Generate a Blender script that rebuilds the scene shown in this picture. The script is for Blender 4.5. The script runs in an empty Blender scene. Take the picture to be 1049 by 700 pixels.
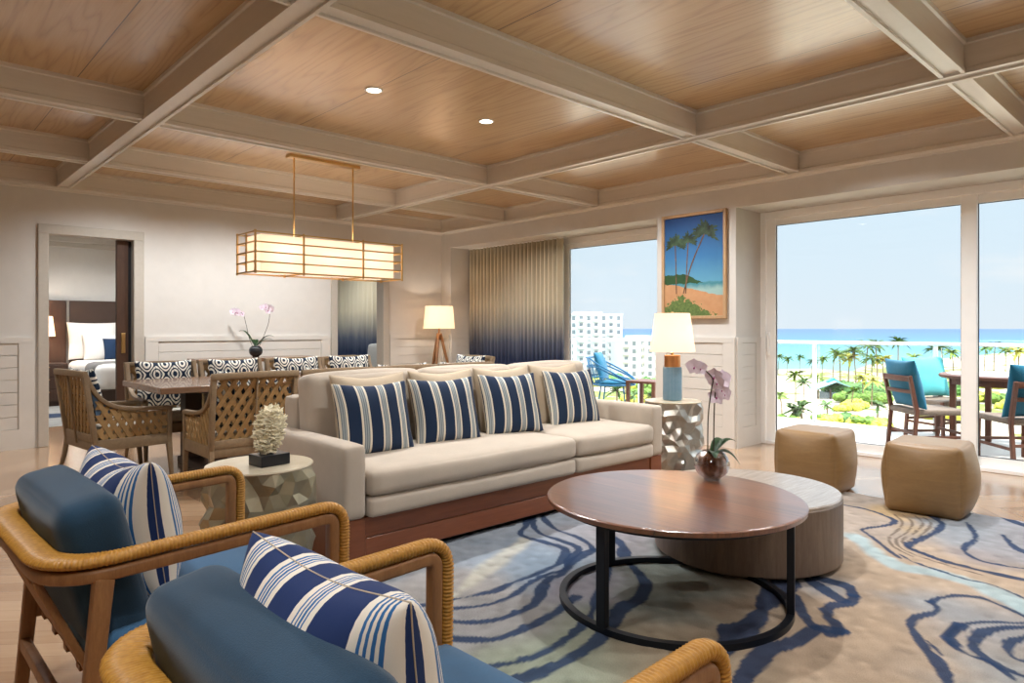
import bpy, bmesh, math, random
import numpy as np
from mathutils import Vector, Matrix, noise as mnoise
PI = math.pi
random.seed(7)
scene = bpy.context.scene
COL = scene.collection

# ------------------------------------------------------------------ materials
def srgb(c):
    out = []
    for v in c[:3]:
        v = v / 255.0
        out.append(v / 12.92 if v <= 0.04045 else ((v + 0.055) / 1.055) ** 2.4)
    return (out[0], out[1], out[2], 1.0)

class NT:
    """small node-tree writer"""
    def __init__(s, name):
        s.m = bpy.data.materials.new(name); s.m.use_nodes = True
        s.t = s.m.node_tree; s.t.nodes.clear()
        s.out = s.t.nodes.new('ShaderNodeOutputMaterial')
    def n(s, kind, **kw):
        nd = s.t.nodes.new('ShaderNode' + kind)
        for k, v in kw.items():
            if k in nd.bl_rna.properties.keys(): setattr(nd, k, v)
        return nd
    def l(s, a, b): s.t.links.new(a, b)
    def math(s, op, a, b=None, c=None):
        nd = s.n('Math', operation=op)
        for i, v in enumerate((a, b, c)):
            if v is None: continue
            if isinstance(v, (int, float)): nd.inputs[i].default_value = v
            else: s.l(v, nd.inputs[i])
        return nd.outputs[0]
    def coord(s, kind='Object', scale=(1, 1, 1), rot=(0, 0, 0), loc=(0, 0, 0)):
        tc = s.n('TexCoord'); mp = s.n('Mapping')
        mp.inputs['Scale'].default_value = scale; mp.inputs['Rotation'].default_value = rot
        mp.inputs['Location'].default_value = loc
        s.l(tc.outputs[kind], mp.inputs[0]); return mp.outputs[0]
    def noise(s, vec, scale, detail=3, rough=.55, dist=0.0):
        nd = s.n('TexNoise'); nd.inputs['Scale'].default_value = scale
        nd.inputs['Detail'].default_value = detail; nd.inputs['Roughness'].default_value = rough
        nd.inputs['Distortion'].default_value = dist
        if vec is not None: s.l(vec, nd.inputs['Vector'])
        return nd.outputs['Fac']
    def ramp(s, fac, stops, interp='LINEAR'):
        nd = s.n('ValToRGB'); cr = nd.color_ramp; cr.interpolation = interp
        while len(cr.elements) < len(stops): cr.elements.new(0.5)
        for e, (p, c) in zip(cr.elements, stops):
            e.position = p; e.color = srgb(c) if max(c) > 1.0 else (*c[:3], 1)
        s.l(fac, nd.inputs[0]); return nd.outputs[0]
    def mix(s, fac, a, b, blend='MIX'):
        nd = s.n('Mix', data_type='RGBA', blend_type=blend)
        for sock, v in ((nd.inputs[0], fac), (nd.inputs[6], a), (nd.inputs[7], b)):
            if isinstance(v, (int, float)): sock.default_value = v
            elif isinstance(v, tuple): sock.default_value = srgb(v) if max(v[:3]) > 1 else (*v[:3], 1)
            else: s.l(v, sock)
        return nd.outputs[2]
    def bsdf(s, color, rough=.5, metal=0.0, spec=.5, sheen=0.0, coat=0.0, crough=.03, trans=0.0, ior=1.45, bump=None, bstr=.2, bdist=.01, emit=None, estr=0.0):
        b = s.n('BsdfPrincipled')
        if isinstance(color, tuple): b.inputs['Base Color'].default_value = srgb(color)
        else: s.l(color, b.inputs['Base Color'])
        if isinstance(rough, (int, float)): b.inputs['Roughness'].default_value = rough
        else: s.l(rough, b.inputs['Roughness'])
        b.inputs['Metallic'].default_value = metal
        b.inputs['Specular IOR Level'].default_value = spec
        b.inputs['Sheen Weight'].default_value = sheen
        b.inputs['Coat Weight'].default_value = coat; b.inputs['Coat Roughness'].default_value = crough
        b.inputs['Transmission Weight'].default_value = trans
        b.inputs['IOR'].default_value = ior
        if bump is not None:
            bp = s.n('Bump'); bp.inputs['Strength'].default_value = bstr; bp.inputs['Distance'].default_value = bdist
            s.l(bump, bp.inputs['Height']); s.l(bp.outputs[0], b.inputs['Normal'])
        if emit is not None:
            b.inputs['Emission Color'].default_value = srgb(emit); b.inputs['Emission Strength'].default_value = estr
        s.l(b.outputs[0], s.out.inputs[0]); return b

def plain(name, col, rough=.5, metal=0.0, var=.06, nscale=8, bump=0.0, bscale=60, **k):
    t = NT(name); v = t.coord()
    nz = t.noise(v, nscale, 4)
    c = t.ramp(nz, [(.25, tuple(x * (1 - var) for x in col)), (.75, tuple(min(255, x * (1 + var)) for x in col))])
    bp = t.noise(v, bscale, 3) if bump else None
    t.bsdf(c, rough, metal, bump=bp, bstr=bump, bdist=.004, **k)
    return t.m

def fabric(name, col, rough=.9, var=.05, weave=700, bump=.35, sheen=.15):
    t = NT(name); v = t.coord()
    nz = t.noise(v, 5, 4); fine = t.noise(t.coord(scale=(1, 1, 1)), weave, 2)
    f = t.math('ADD', t.math('MULTIPLY', nz, .6), t.math('MULTIPLY', fine, .4))
    c = t.ramp(f, [(.3, tuple(x * (1 - var) for x in col)), (.7, tuple(min(255, x * (1 + var)) for x in col))])
    t.bsdf(c, rough, spec=.25, sheen=sheen, bump=fine, bstr=bump, bdist=.002)
    return t.m

def wood(name, c1, c2, scale=(1, 12, 12), rough=.45, fig=3.0, coat=0.0, bump=.08, fine=1.0, spec=.5, crough=.03):
    """grain runs along the axis with the smallest scale"""
    t = NT(name); v = t.coord(scale=scale)
    n1 = t.noise(v, fig, 5, .6, .8); n2 = t.noise(v, fig * 9, 3, .6, .2)
    f = t.math('ADD', t.math('MULTIPLY', n1, 1 - .35 * fine), t.math('MULTIPLY', n2, .35 * fine))
    c = t.ramp(f, [(.3, c1), (.52, tuple((a + b) / 2 for a, b in zip(c1, c2))), (.72, c2)])
    t.bsdf(c, rough, coat=coat, crough=crough, spec=spec, bump=f, bstr=bump, bdist=.004)
    return t.m

M = {}
M['wall'] = plain('wall_paint', (212, 208, 202), .85, var=.012, bump=.03)
M['panel'] = plain('panelling_paint', (214, 210, 203), .55, var=.012)
M['trim'] = wood('limed_trim', (184, 177, 166), (194, 187, 176), (14, 14, 14), .5, 2, bump=.03)
M['beam'] = wood('limed_beam', (212, 206, 196), (222, 216, 207), (.5, .5, 9), .3, 3, bump=.05)
M['white_frame'] = plain('window_paint', (250, 250, 248), .35, var=.01)
M['seal'] = plain('black_seal', (42, 48, 58), .5)
M['sofa'] = fabric('sofa_linen', (182, 168, 152), var=.05)
M['toss'] = fabric('toss_linen', (184, 166, 142), var=.05)
M['sofa_wood'] = wood('sofa_base_wood', (112, 62, 38), (134, 78, 50), (1.2, 14, 14), .32, 3)
M['black'] = plain('black_metal', (30, 34, 42), .38, .6)
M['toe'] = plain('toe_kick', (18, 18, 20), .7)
M['blue'] = fabric('denim_blue_upholstery', (34, 60, 80), var=.14, weave=420, sheen=.2)
M['blue_seat'] = fabric('mid_blue_upholstery', (50, 86, 116), var=.12, weave=420, sheen=.2)
M['teak'] = wood('teak', (126, 84, 48), (164, 116, 72), (9, 9, 1.5), .45, 4)
M['brass'] = plain('brushed_brass', (206, 172, 116), .3, 1.0, .03)
M['copper'] = plain('copper_neck', (214, 150, 98), .35, .85, .03)
M['dchair'] = wood('weathered_chair_wood', (118, 98, 74), (146, 124, 96), (6, 6, 6), .5, 4)
M['weave'] = plain('woven_strip', (150, 120, 78), .6, var=.12, nscale=25)
M['seatpad'] = fabric('seat_pad_linen', (196, 188, 174))
M['bluepad'] = fabric('blue_backpad', (88, 116, 148))
M['dtable'] = wood('dining_table_walnut', (104, 76, 56), (134, 102, 78), (1.2, 16, 16), .25, 3, coat=.2)
M['dleg'] = wood('dark_leg', (58, 42, 32), (74, 54, 40), (14, 14, 2), .5, 3)
def m_ctop():
    t = NT('coffee_table_planks'); xyz = t.n('SeparateXYZ'); t.l(t.coord(), xyz.inputs[0])
    idx = t.math('FLOOR', t.math('DIVIDE', t.math('ADD', xyz.outputs[0], .07), .14)); fr = t.math('FRACT', t.math('DIVIDE', t.math('ADD', xyz.outputs[0], .07), .14))
    wn = t.n('TexWhiteNoise', noise_dimensions='1D'); t.l(idx, wn.inputs['W'])
    g = t.noise(t.coord(scale=(34, 1.6, 10)), 1.6, 4, .6, .5); g2 = t.noise(t.coord(scale=(120, 4, 10)), 1.5, 2)
    f = t.math('ADD', t.math('MULTIPLY', wn.outputs[0], .22), t.math('ADD', t.math('MULTIPLY', g, .48), t.math('MULTIPLY', g2, .3)))
    c = t.ramp(f, [(.28, (88, 50, 32)), (.5, (116, 70, 46)), (.72, (136, 86, 58))])
    sm = t.math('LESS_THAN', fr, .022); c = t.mix(t.math('MULTIPLY', sm, .6), c, (60, 34, 22))
    t.bsdf(c, .32, spec=.5, coat=.9, crough=.16, bump=t.math('SUBTRACT', f, sm), bstr=.12, bdist=.003); return t.m
M['ctop'] = m_ctop()
M['cdrum'] = wood('ash_drum', (98, 80, 66), (128, 108, 92), (14, 14, 1.2), .42, 3, bump=.15)
M['cdrumtop'] = wood('ash_drum_top', (122, 108, 96), (184, 170, 156), (1.2, 20, 14), .34, 3, coat=.7, bump=.2, crough=.2)
M['pouf'] = wood('tan_pouf_leather', (126, 96, 60), (146, 114, 74), (2, 2, 12), .42, 2, bump=.04)
M['facet'] = plain('champagne_facets', (160, 150, 126), .36, .8, .1, nscale=7)
M['facet2'] = plain('pewter_facets', (166, 160, 150), .34, .8, .1, nscale=7)
M['stone'] = wood('travertine_top', (196, 182, 156), (214, 202, 178), (2, 12, 12), .18, 3, bump=.02)
M['coral'] = plain('cream_coral', (236, 226, 198), .75, var=.06)
M['blackbox'] = plain('black_lacquer', (22, 24, 30), .3)
M['ceramic'] = None
M['leaf'] = plain('orchid_leaf', (42, 74, 34), .35, var=.2)
M['stem'] = plain('orchid_stem', (66, 58, 40), .6)
M['petal'] = plain('orchid_petal', (246, 228, 240), .55, var=.06, nscale=30)
M['petal2'] = plain('orchid_lip', (176, 74, 134), .5)
M['bark'] = plain('bark', (92, 58, 34), .9, var=.4, nscale=50, bump=.8, bscale=70)
M['dark_wood'] = wood('bedroom_dark_wood', (64, 44, 34), (84, 60, 46), (10, 10, 1.5), .45, 3)
M['headboard'] = fabric('headboard_leather', (78, 62, 54), .55, .04, 200, .1, 0)
M['bed_white'] = fabric('bed_linen_white', (236, 232, 226), var=.02, weave=300)
M['navy'] = fabric('navy_fabric', (34, 54, 82), var=.1)
M['throw'] = fabric('grey_throw', (120, 116, 112), var=.1)
M['grey_rug'] = plain('bedroom_rug_grey', (150, 148, 144), .95, var=.08)
M['out_wood'] = wood('balcony_wood', (82, 46, 32), (116, 70, 50), (8, 8, 2), .5, 3)
M['rope_seat'] = plain('rope_seat', (120, 104, 92), .8, var=.15, nscale=80, bump=.5, bscale=120)
M['teal'] = fabric('teal_outdoor', (36, 104, 132), var=.08)
M['aqua'] = fabric('aqua_outdoor', (92, 190, 196), var=.05)
M['blue_metal'] = plain('blue_metal', (30, 100, 142), .4, .1)
M['blue_cush'] = fabric('blue_outdoor_cushion', (40, 104, 134), var=.06)
M['rail_metal'] = plain('railing_white', (226, 230, 230), .35, .2)
M['slab'] = plain('balcony_tile', (190, 184, 177), .5, var=.03, nscale=3)
M['plaster'] = plain('hotel_plaster', (206, 204, 202), .8, var=.02, nscale=.1)
M['hotel_glass'] = plain('hotel_window', (120, 128, 134), .2, .1)
M['sand'] = None
M['trunk'] = plain('palm_trunk', (132, 112, 88), .9, var=.2, nscale=2)
M['palm1'] = plain('palm_frond', (112, 132, 50), .55, var=.3, nscale=.6)
M['palm2'] = plain('palm_frond_dark', (84, 114, 52), .55, var=.3, nscale=.6)
M['palm3'] = plain('palm_frond_yellow', (162, 158, 60), .55, var=.3, nscale=.6)
M['bush'] = plain('coastal_bush', (92, 118, 44), .8, var=.35, nscale=.5)
M['roof_aqua'] = plain('pavilion_roof', (150, 190, 194), .5, var=.03)
M['white_paint'] = plain('white_paint', (232, 232, 230), .5)
M['grey_chair'] = fabric('pale_grey_upholstery', (190, 190, 188), var=.03)

def m_glass():
    t = NT('window_glass')
    tr = t.n('BsdfTransparent'); tr.inputs[0].default_value = (.97, .985, .98, 1)
    gl = t.n('BsdfGlossy'); gl.inputs['Roughness'].default_value = .01
    lw = t.n('Fresnel'); lw.inputs['IOR'].default_value = 1.25
    mx = t.n('MixShader'); t.l(lw.outputs[0], mx.inputs[0]); t.l(tr.outputs[0], mx.inputs[1]); t.l(gl.outputs[0], mx.inputs[2])
    t.l(mx.outputs[0], t.out.inputs[0]); return t.m
M['glass'] = m_glass()
def m_bowl():
    t = NT('clear_bowl_glass')
    tr = t.n('BsdfTransparent'); tr.inputs[0].default_value = (.9, .88, .9, 1)
    gl = t.n('BsdfGlossy'); gl.inputs['Roughness'].default_value = .03
    lw = t.n('LayerWeight'); lw.inputs[0].default_value = .45
    mx = t.n('MixShader'); t.l(lw.outputs['Facing'], mx.inputs[0]); t.l(tr.outputs[0], mx.inputs[1]); t.l(gl.outputs[0], mx.inputs[2])
    t.l(mx.outputs[0], t.out.inputs[0]); return t.m
M['bowl'] = m_bowl()
def m_shade(name, col, glow, estr):
    t = NT(name); fine = t.noise(t.coord(), 400, 2)
    d = t.n('BsdfDiffuse'); d.inputs[0].default_value = srgb(col)
    tl = t.n('BsdfTranslucent'); tl.inputs[0].default_value = srgb(glow)
    mx = t.n('MixShader'); mx.inputs[0].default_value = .55
    t.l(d.outputs[0], mx.inputs[1]); t.l(tl.outputs[0], mx.inputs[2])
    em = t.n('Emission'); em.inputs[0].default_value = srgb(glow); em.inputs[1].default_value = estr
    ad = t.n('AddShader'); t.l(mx.outputs[0], ad.inputs[0]); t.l(em.outputs[0], ad.inputs[1])
    t.l(ad.outputs[0], t.out.inputs[0]); return t.m
M['shade'] = m_shade('lit_linen_shade', (240, 230, 214), (255, 234, 206), .16)
M['pend_shade'] = m_shade('lit_pendant_linen', (240, 230, 218), (255, 238, 220), .12)
def m_emit(name, col, s):
    t = NT(name); e = t.n('Emission'); e.inputs[0].default_value = srgb(col); e.inputs[1].default_value = s
    t.l(e.outputs[0], t.out.inputs[0]); return t.m
M['bulb'] = m_emit('lit_lens', (255, 238, 214), 6)

def m_ceil():
    t = NT('ceiling_veneer')
    n1 = t.noise(t.coord(scale=(4.2, .36, 4.2)), 1.0, 2, .45, .25)
    rings = t.math('PINGPONG', t.math('MULTIPLY', n1, 26), 1.0)
    rings = t.math('POWER', rings, 2.2)
    fine = t.noise(t.coord(scale=(70, 2.2, 70)), 1.5, 3, .6); big = t.noise(t.coord(scale=(3, .5, 3)), 1.0, 3)
    f = t.math('ADD', t.math('MULTIPLY', rings, .26), t.math('ADD', t.math('MULTIPLY', big, .2), t.math('MULTIPLY', fine, .5)))
    c = t.ramp(f, [(.2, (204, 172, 126)), (.45, (192, 157, 110)), (.8, (156, 118, 78))])
    xyz = t.n('SeparateXYZ'); t.l(t.coord(), xyz.inputs[0])
    sm = t.math('PINGPONG', t.math('SUBTRACT', xyz.outputs[0], .965), .76)
    c = t.mix(t.math('LESS_THAN', sm, .003), c, (70, 48, 30))
    t.bsdf(c, .33, spec=.75, coat=1.0, crough=.24, bump=f, bstr=.05, bdist=.003); return t.m
M['ceil'] = m_ceil()

def m_floor():
    t = NT('chevron_oak_floor')
    xyz = t.n('SeparateXYZ'); t.l(t.coord(), xyz.inputs[0]); X, Y = xyz.outputs[0], xyz.outputs[1]
    W, P = .55, .14
    col = t.math('FLOOR', t.math('DIVIDE', X, W)); s = t.math('PINGPONG', X, W)
    p = t.math('ADD', Y, t.math('MULTIPLY', s, .8)); pi = t.math('FLOOR', t.math('DIVIDE', p, P)); fr = t.math('FRACT', t.math('DIVIDE', p, P))
    cb = t.n('CombineXYZ'); t.l(col, cb.inputs[0]); t.l(pi, cb.inputs[1])
    wn = t.n('TexWhiteNoise', noise_dimensions='3D'); t.l(cb.outputs[0], wn.inputs[0])
    cv = t.n('CombineXYZ'); t.l(t.math('MULTIPLY', p, 14), cv.inputs[1]); t.l(t.math('SUBTRACT', s, Y), cv.inputs[0]); t.l(wn.outputs[0], cv.inputs[2])
    g = t.noise(cv.outputs[0], 2.2, 4, .6, .6)
    f = t.math('ADD', t.math('MULTIPLY', wn.outputs[0], .5), t.math('MULTIPLY', g, .5))
    c = t.ramp(f, [(.2, (158, 122, 90)), (.5, (175, 139, 106)), (.8, (190, 156, 122))])
    j = t.math('MAXIMUM', t.math('LESS_THAN', fr, .025), t.math('LESS_THAN', t.math('PINGPONG', X, W / 1.0), .002))
    c = t.mix(t.math('MULTIPLY', j, .6), c, (120, 86, 60))
    t.bsdf(c, .27, spec=.6, coat=.9, crough=.14, bump=g, bstr=.04, bdist=.003); return t.m
M['floor'] = m_floor()

def stripes(name, base, bands, half, rough=.85):
    """stripes along local X of a pillow; bands: list of (from, to, [colour stops across])"""
    t = NT(name); xyz = t.n('SeparateXYZ'); t.l(t.coord('UV'), xyz.inputs[0])
    fine = t.noise(t.coord(), 600, 2); big = t.noise(t.coord(), 7, 2)
    f = xyz.outputs[0]
    stops = [(0.0, base)]
    for a, b, cols in bands:
        n = len(cols)
        for i, c in enumerate(cols): stops.append((a + (b - a) * i / n, c))
        stops.append((b, base))
    # a colour ramp holds 32 stops: chain ramps when more
    def chunk(st): return t.ramp(f, st, 'CONSTANT')
    if len(stops) <= 31: c = chunk(stops)
    else:
        k = 30; c = chunk(stops[:k])
        while k < len(stops):
            nx = chunk(stops[k:k + 30]); c = t.mix(t.math('GREATER_THAN', f, stops[k][0]), c, nx); k += 30
    c = t.mix(t.math('MULTIPLY', fine, .18), c, (200, 200, 200), 'MULTIPLY')
    t.bsdf(c, rough, spec=.25, sheen=.1, bump=t.math('ADD', t.math('MULTIPLY', fine, .2), big), bstr=.25, bdist=.006)
    return t.m
cream, slate, nav = (222, 212, 192), (116, 126, 134), (28, 44, 70)
bd = [cream, cream, slate, (168, 172, 170), slate, (168, 172, 170), slate, cream, cream]
M['stripe_sofa'] = stripes('navy_cream_stripe', nav, [(0, .10, bd), (.26, .385, bd), (.54, .655, bd), (.80, .91, bd)], .245)
wh, st1 = (232, 222, 206), (50, 104, 158)
bd2 = [wh, wh, wh, st1, wh, st1, wh, st1, wh, st1, wh, wh, wh]
M['stripe_chair'] = stripes('blue_white_stripe', (26, 47, 94), [(0, .15, bd2), (.34, .46, bd2), (.60, .715, bd2), (.82, .92, bd2[1:-1])], .25)

def m_damask():
    t = NT('navy_ogee_print'); xyz = t.n('SeparateXYZ'); t.l(t.coord(), xyz.inputs[0]); wob = t.noise(t.coord(scale=(9, 9, 9)), 1.5, 2)
    cx = t.math('COSINE', t.math('MULTIPLY', xyz.outputs[0], 2 * PI / .155)); cz = t.math('COSINE', t.math('MULTIPLY', xyz.outputs[2], 2 * PI / .20))
    f = t.math('ADD', t.math('ADD', cx, cz), t.math('MULTIPLY', wob, .35))
    s = t.math('SINE', t.math('MULTIPLY', f, 6.2))
    dots = t.math('LESS_THAN', t.math('ABSOLUTE', t.math('SINE', t.math('MULTIPLY', t.math('ADD', xyz.outputs[0], t.math('MULTIPLY', wob, .02)), 2 * PI / .0775))), .16)
    k = t.math('MAXIMUM', t.math('GREATER_THAN', s, .1), t.math('MULTIPLY', dots, t.math('LESS_THAN', f, .3)))
    c = t.mix(k, (226, 224, 214), (32, 46, 66))
    t.bsdf(c, .85, spec=.2); return t.m
M['damask'] = m_damask()

def m_curtain():
    t = NT('ombre_curtain'); xyz = t.n('SeparateXYZ'); t.l(t.coord(), xyz.inputs[0])
    wob = t.noise(t.coord(scale=(12, 12, 1)), 1.5, 2)
    f = t.math('ADD', t.math('DIVIDE', xyz.outputs[2], 2.4), t.math('MULTIPLY', t.math('SUBTRACT', wob, .5), .09))
    c = t.ramp(f, [(0.0, (40, 50, 76)), (.32, (50, 60, 88)), (.42, (98, 104, 122)), (.53, (176, 170, 158)), (.64, (218, 208, 184)), (1.0, (224, 214, 190))])
    t.bsdf(c, .85, spec=.2, sheen=.1); return t.m
M['curtain'] = m_curtain()
def m_ceramic():
    t = NT('blue_hatched_ceramic'); xyz = t.n('SeparateXYZ'); t.l(t.coord(), xyz.inputs[0])
    at = t.math('ARCTAN2', xyz.outputs[1], xyz.outputs[0])
    a = t.math('SINE', t.math('ADD', t.math('MULTIPLY', at, 22), t.math('MULTIPLY', xyz.outputs[2], 330)))
    b = t.math('SINE', t.math('SUBTRACT', t.math('MULTIPLY', at, 22), t.math('MULTIPLY', xyz.outputs[2], 330)))
    k = t.math('MULTIPLY', a, b)
    c = t.mix(t.math('GREATER_THAN', k, .05), (84, 116, 136), (124, 152, 166))
    t.bsdf(c, .4, bump=k, bstr=.3, bdist=.004); return t.m
M['ceramic'] = m_ceramic()
# ------------------------------------------------------------------ geometry helpers
def B(): return bmesh.new()

def obj(name, bm, mat, parent=None, smooth=False, loc=None, rot=None):
    bmesh.ops.recalc_face_normals(bm, faces=bm.faces[:])
    me = bpy.data.meshes.new(name); bm.to_mesh(me); bm.free()
    if mat is not None:
        for m in (mat if isinstance(mat, (list, tuple)) else [mat]): me.materials.append(m)
    if smooth:
        me.polygons.foreach_set('use_smooth', [True] * len(me.polygons))
        if smooth == 'auto':
            try: me.set_sharp_from_angle(angle=math.radians(38))
            except Exception: pass
    o = bpy.data.objects.new(name, me); COL.objects.link(o)
    if parent is not None: o.parent = parent
    if loc is not None: o.location = loc
    if rot is not None: o.rotation_euler = rot
    return o

def tag(o, label, cat, group=None, kind=None):
    o['label'] = label; o['category'] = cat
    if group: o['group'] = group
    if kind: o['kind'] = kind
    return o

def thing(name, label, cat, loc=(0, 0, 0), rz=0.0, group=None):
    o = bpy.data.objects.new(name, None); COL.objects.link(o); o.empty_display_size = .1
    o.location = loc; o.rotation_euler = (0, 0, rz)
    return tag(o, label, cat, group)

def struct(name, bm, mat, label=None, smooth=False, parent=None, cat=None):
    o = obj(name, bm, mat, parent, smooth)
    if parent is None:
        o['kind'] = 'structure'
        if label: o['label'] = label
        if cat: o['category'] = cat
    return o

def dup(root, loc, rz, label, group=None):
    """copy of a thing with its parts and sub-parts"""
    r = root.copy(); COL.objects.link(r); r.location = loc
    e = root.rotation_euler.copy(); e.z = rz; r.rotation_euler = e
    r['label'] = label
    if group: r['group'] = group
    for ch in list(root.children):
        c = ch.copy(); COL.objects.link(c); c.parent = r
        for g in list(ch.children):
            d = g.copy(); COL.objects.link(d); d.parent = c
    return r

def box(bm, x0, x1, y0, y1, z0, z1, bev=0.0, seg=2, mi=0):
    mt = Matrix.Translation(((x0 + x1) / 2, (y0 + y1) / 2, (z0 + z1) / 2)) @ Matrix.Diagonal((abs(x1 - x0), abs(y1 - y0), abs(z1 - z0), 1))
    g = bmesh.ops.create_cube(bm, size=1.0, matrix=mt)
    vs = g['verts']; fs = list({f for v in vs for f in v.link_faces})
    for f in fs: f.material_index = mi
    if bev > 0:
        es = list({e for v in vs for e in v.link_edges})
        bmesh.ops.bevel(bm, geom=es, offset=bev, segments=seg, affect='EDGES', profile=.5)
    return bm

def bar(bm, a, b, w, h, bev=0.0, up=(0, 0, 1), w2=None, h2=None):
    """rectangular bar from a to b; w across, h along up; tapered with w2, h2"""
    a, b = Vector(a), Vector(b); d = (b - a).normalized(); u = Vector(up)
    if abs(d.dot(u)) > .98: u = Vector((1, 0, 0))
    s = d.cross(u).normalized(); u = s.cross(d).normalized()
    w2 = w if w2 is None else w2; h2 = h if h2 is None else h2
    vs = []
    for p, ww, hh in ((a, w, h), (b, w2, h2)):
        for i, j in ((-1, -1), (1, -1), (1, 1), (-1, 1)): vs.append(bm.verts.new(p + s * i * ww / 2 + u * j * hh / 2))
    fs = [(0, 3, 2, 1), (4, 5, 6, 7)] + [(i, (i + 1) % 4, (i + 1) % 4 + 4, i + 4) for i in range(4)]
    faces = [bm.faces.new([vs[k] for k in f]) for f in fs]
    if bev > 0: bmesh.ops.bevel(bm, geom=list({e for f in faces for e in f.edges}), offset=bev, segments=2, affect='EDGES', profile=.5)
    return bm

def lathe(bm, prof, seg=32, cx=0, cy=0, cap=True):
    prof = list(prof); rings = []
    if prof[0][0] == 0 and abs(prof[0][1] - prof[1][1]) < 1e-6: prof.insert(1, (prof[1][0] * .985, prof[1][1]))
    if prof[-1][0] == 0 and abs(prof[-1][1] - prof[-2][1]) < 1e-6: prof.insert(-1, (prof[-2][0] * .985, prof[-2][1]))
    for r, z in prof:
        rings.append([bm.verts.new((cx + r * math.cos(2 * PI * k / seg), cy + r * math.sin(2 * PI * k / seg), z)) for k in range(seg)])
    for a, b in zip(rings, rings[1:]):
        for k in range(seg):
            bm.faces.new((a[k], a[(k + 1) % seg], b[(k + 1) % seg], b[k]))
    if cap:
        for r, rv in ((rings[0], True), (rings[-1], False)):
            if prof[0 if rv else -1][0] > 1e-5: bm.faces.new(r[::-1] if rv else r)
    return bm

def fillet(pts, r, n=6):
    pts = [Vector(p) for p in pts]; out = [pts[0]]
    rr = r if isinstance(r, (list, tuple)) else [r] * len(pts)
    for i in range(1, len(pts) - 1):
        p = pts[i]; a = (pts[i - 1] - p); b = (pts[i + 1] - p)
        d = min(rr[i], a.length * .49, b.length * .49)
        A = p + a.normalized() * d; Bp = p + b.normalized() * d
        for k in range(n + 1):
            t = k / n; out.append(A * (1 - t) ** 2 + p * 2 * t * (1 - t) + Bp * t * t)
    out.append(pts[-1]); return out

def resample(pts, step):
    pts = [Vector(p) for p in pts]; out = [pts[0].copy()]; acc = 0.0
    for a, b in zip(pts, pts[1:]):
        L = (b - a).length
        if L < 1e-9: continue
        t = step - acc
        while t <= L:
            out.append(a.lerp(b, t / L)); t += step
        acc = L - (t - step)
    if (out[-1] - pts[-1]).length > step * .2: out.append(pts[-1].copy())
    return out

def catmull(P, n=8, closed=False):
    P = [np.array(p, float) for p in P]; out = []
    m = len(P)
    for i in range(m if closed else m - 1):
        if closed: p0, p1, p2, p3 = P[i - 1], P[i], P[(i + 1) % m], P[(i + 2) % m]
        else: p0, p1, p2, p3 = P[max(i - 1, 0)], P[i], P[i + 1], P[min(i + 2, m - 1)]
        for k in range(n):
            t = k / n
            out.append(.5 * ((2 * p1) + (-p0 + p2) * t + (2 * p0 - 5 * p1 + 4 * p2 - p3) * t * t + (-p0 + 3 * p1 - 3 * p2 + p3) * t ** 3))
    if not closed: out.append(P[-1])
    return out

def sweep(bm, pts, prof, up=(0, 0, 1), scale=None, cap=True, closed=False):
    """sweep a closed 2D profile (side, up) along pts with parallel transport; scale(i, n) -> (side, up)"""
    pts = [Vector(p) for p in pts]; n = len(pts); rings = []
    t0 = (pts[1] - pts[0]).normalized(); nrm = Vector(up)
    if abs(nrm.dot(t0)) > .95: nrm = Vector((1, 0, 0)) if abs(t0.x) < .9 else Vector((0, 1, 0))
    nrm = (nrm - t0 * nrm.dot(t0)).normalized()
    for i, p in enumerate(pts):
        if closed: t = (pts[(i + 1) % n] - pts[i - 1]).normalized()
        else: t = (pts[min(i + 1, n - 1)] - pts[max(i - 1, 0)]).normalized()
        nrm = (nrm - t * nrm.dot(t)).normalized(); s = t.cross(nrm)
        a, b = scale(i, n) if scale else (1, 1)
        rings.append([bm.verts.new(p + s * u * a + nrm * v * b) for u, v in prof])
    k = len(prof)
    for i in range(n if closed else n - 1):
        A, C = rings[i], rings[(i + 1) % n]
        for j in range(k): bm.faces.new((A[j], A[(j + 1) % k], C[(j + 1) % k], C[j]))
    if cap and not closed:
        bm.faces.new(rings[0][::-1]); bm.faces.new(rings[-1])
    return bm

def circ(r, n=8, r2=None): return [(r * math.cos(2 * PI * k / n), (r2 or r) * math.sin(2 * PI * k / n)) for k in range(n)]
def rrect(w, h, r, n=3):
    out = []
    for cx, cy, a0 in ((w / 2 - r, h / 2 - r, 0), (-w / 2 + r, h / 2 - r, PI / 2), (-w / 2 + r, -h / 2 + r, PI), (w / 2 - r, -h / 2 + r, 1.5 * PI)):
        for k in range(n + 1):
            a = a0 + PI / 2 * k / n; out.append((cx + r * math.cos(a), cy + r * math.sin(a)))
    return out
def tube(bm, pts, r, n=8, **k): return sweep(bm, pts, circ(r, n), **k)

def prism(bm, poly, axis, a, b):
    """extrude a 2D polygon along axis: 'x' poly=(y,z), 'y' poly=(x,z), 'z' poly=(x,y)"""
    def P(u, v, w): return {'x': (w, u, v), 'y': (u, w, v), 'z': (u, v, w)}[axis]
    A = [bm.verts.new(P(u, v, a)) for u, v in poly]; C = [bm.verts.new(P(u, v, b)) for u, v in poly]
    n = len(poly)
    for i in range(n): bm.faces.new((A[i], A[(i + 1) % n], C[(i + 1) % n], C[i]))
    bm.faces.new(A[::-1]); bm.faces.new(C); return bm

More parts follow.
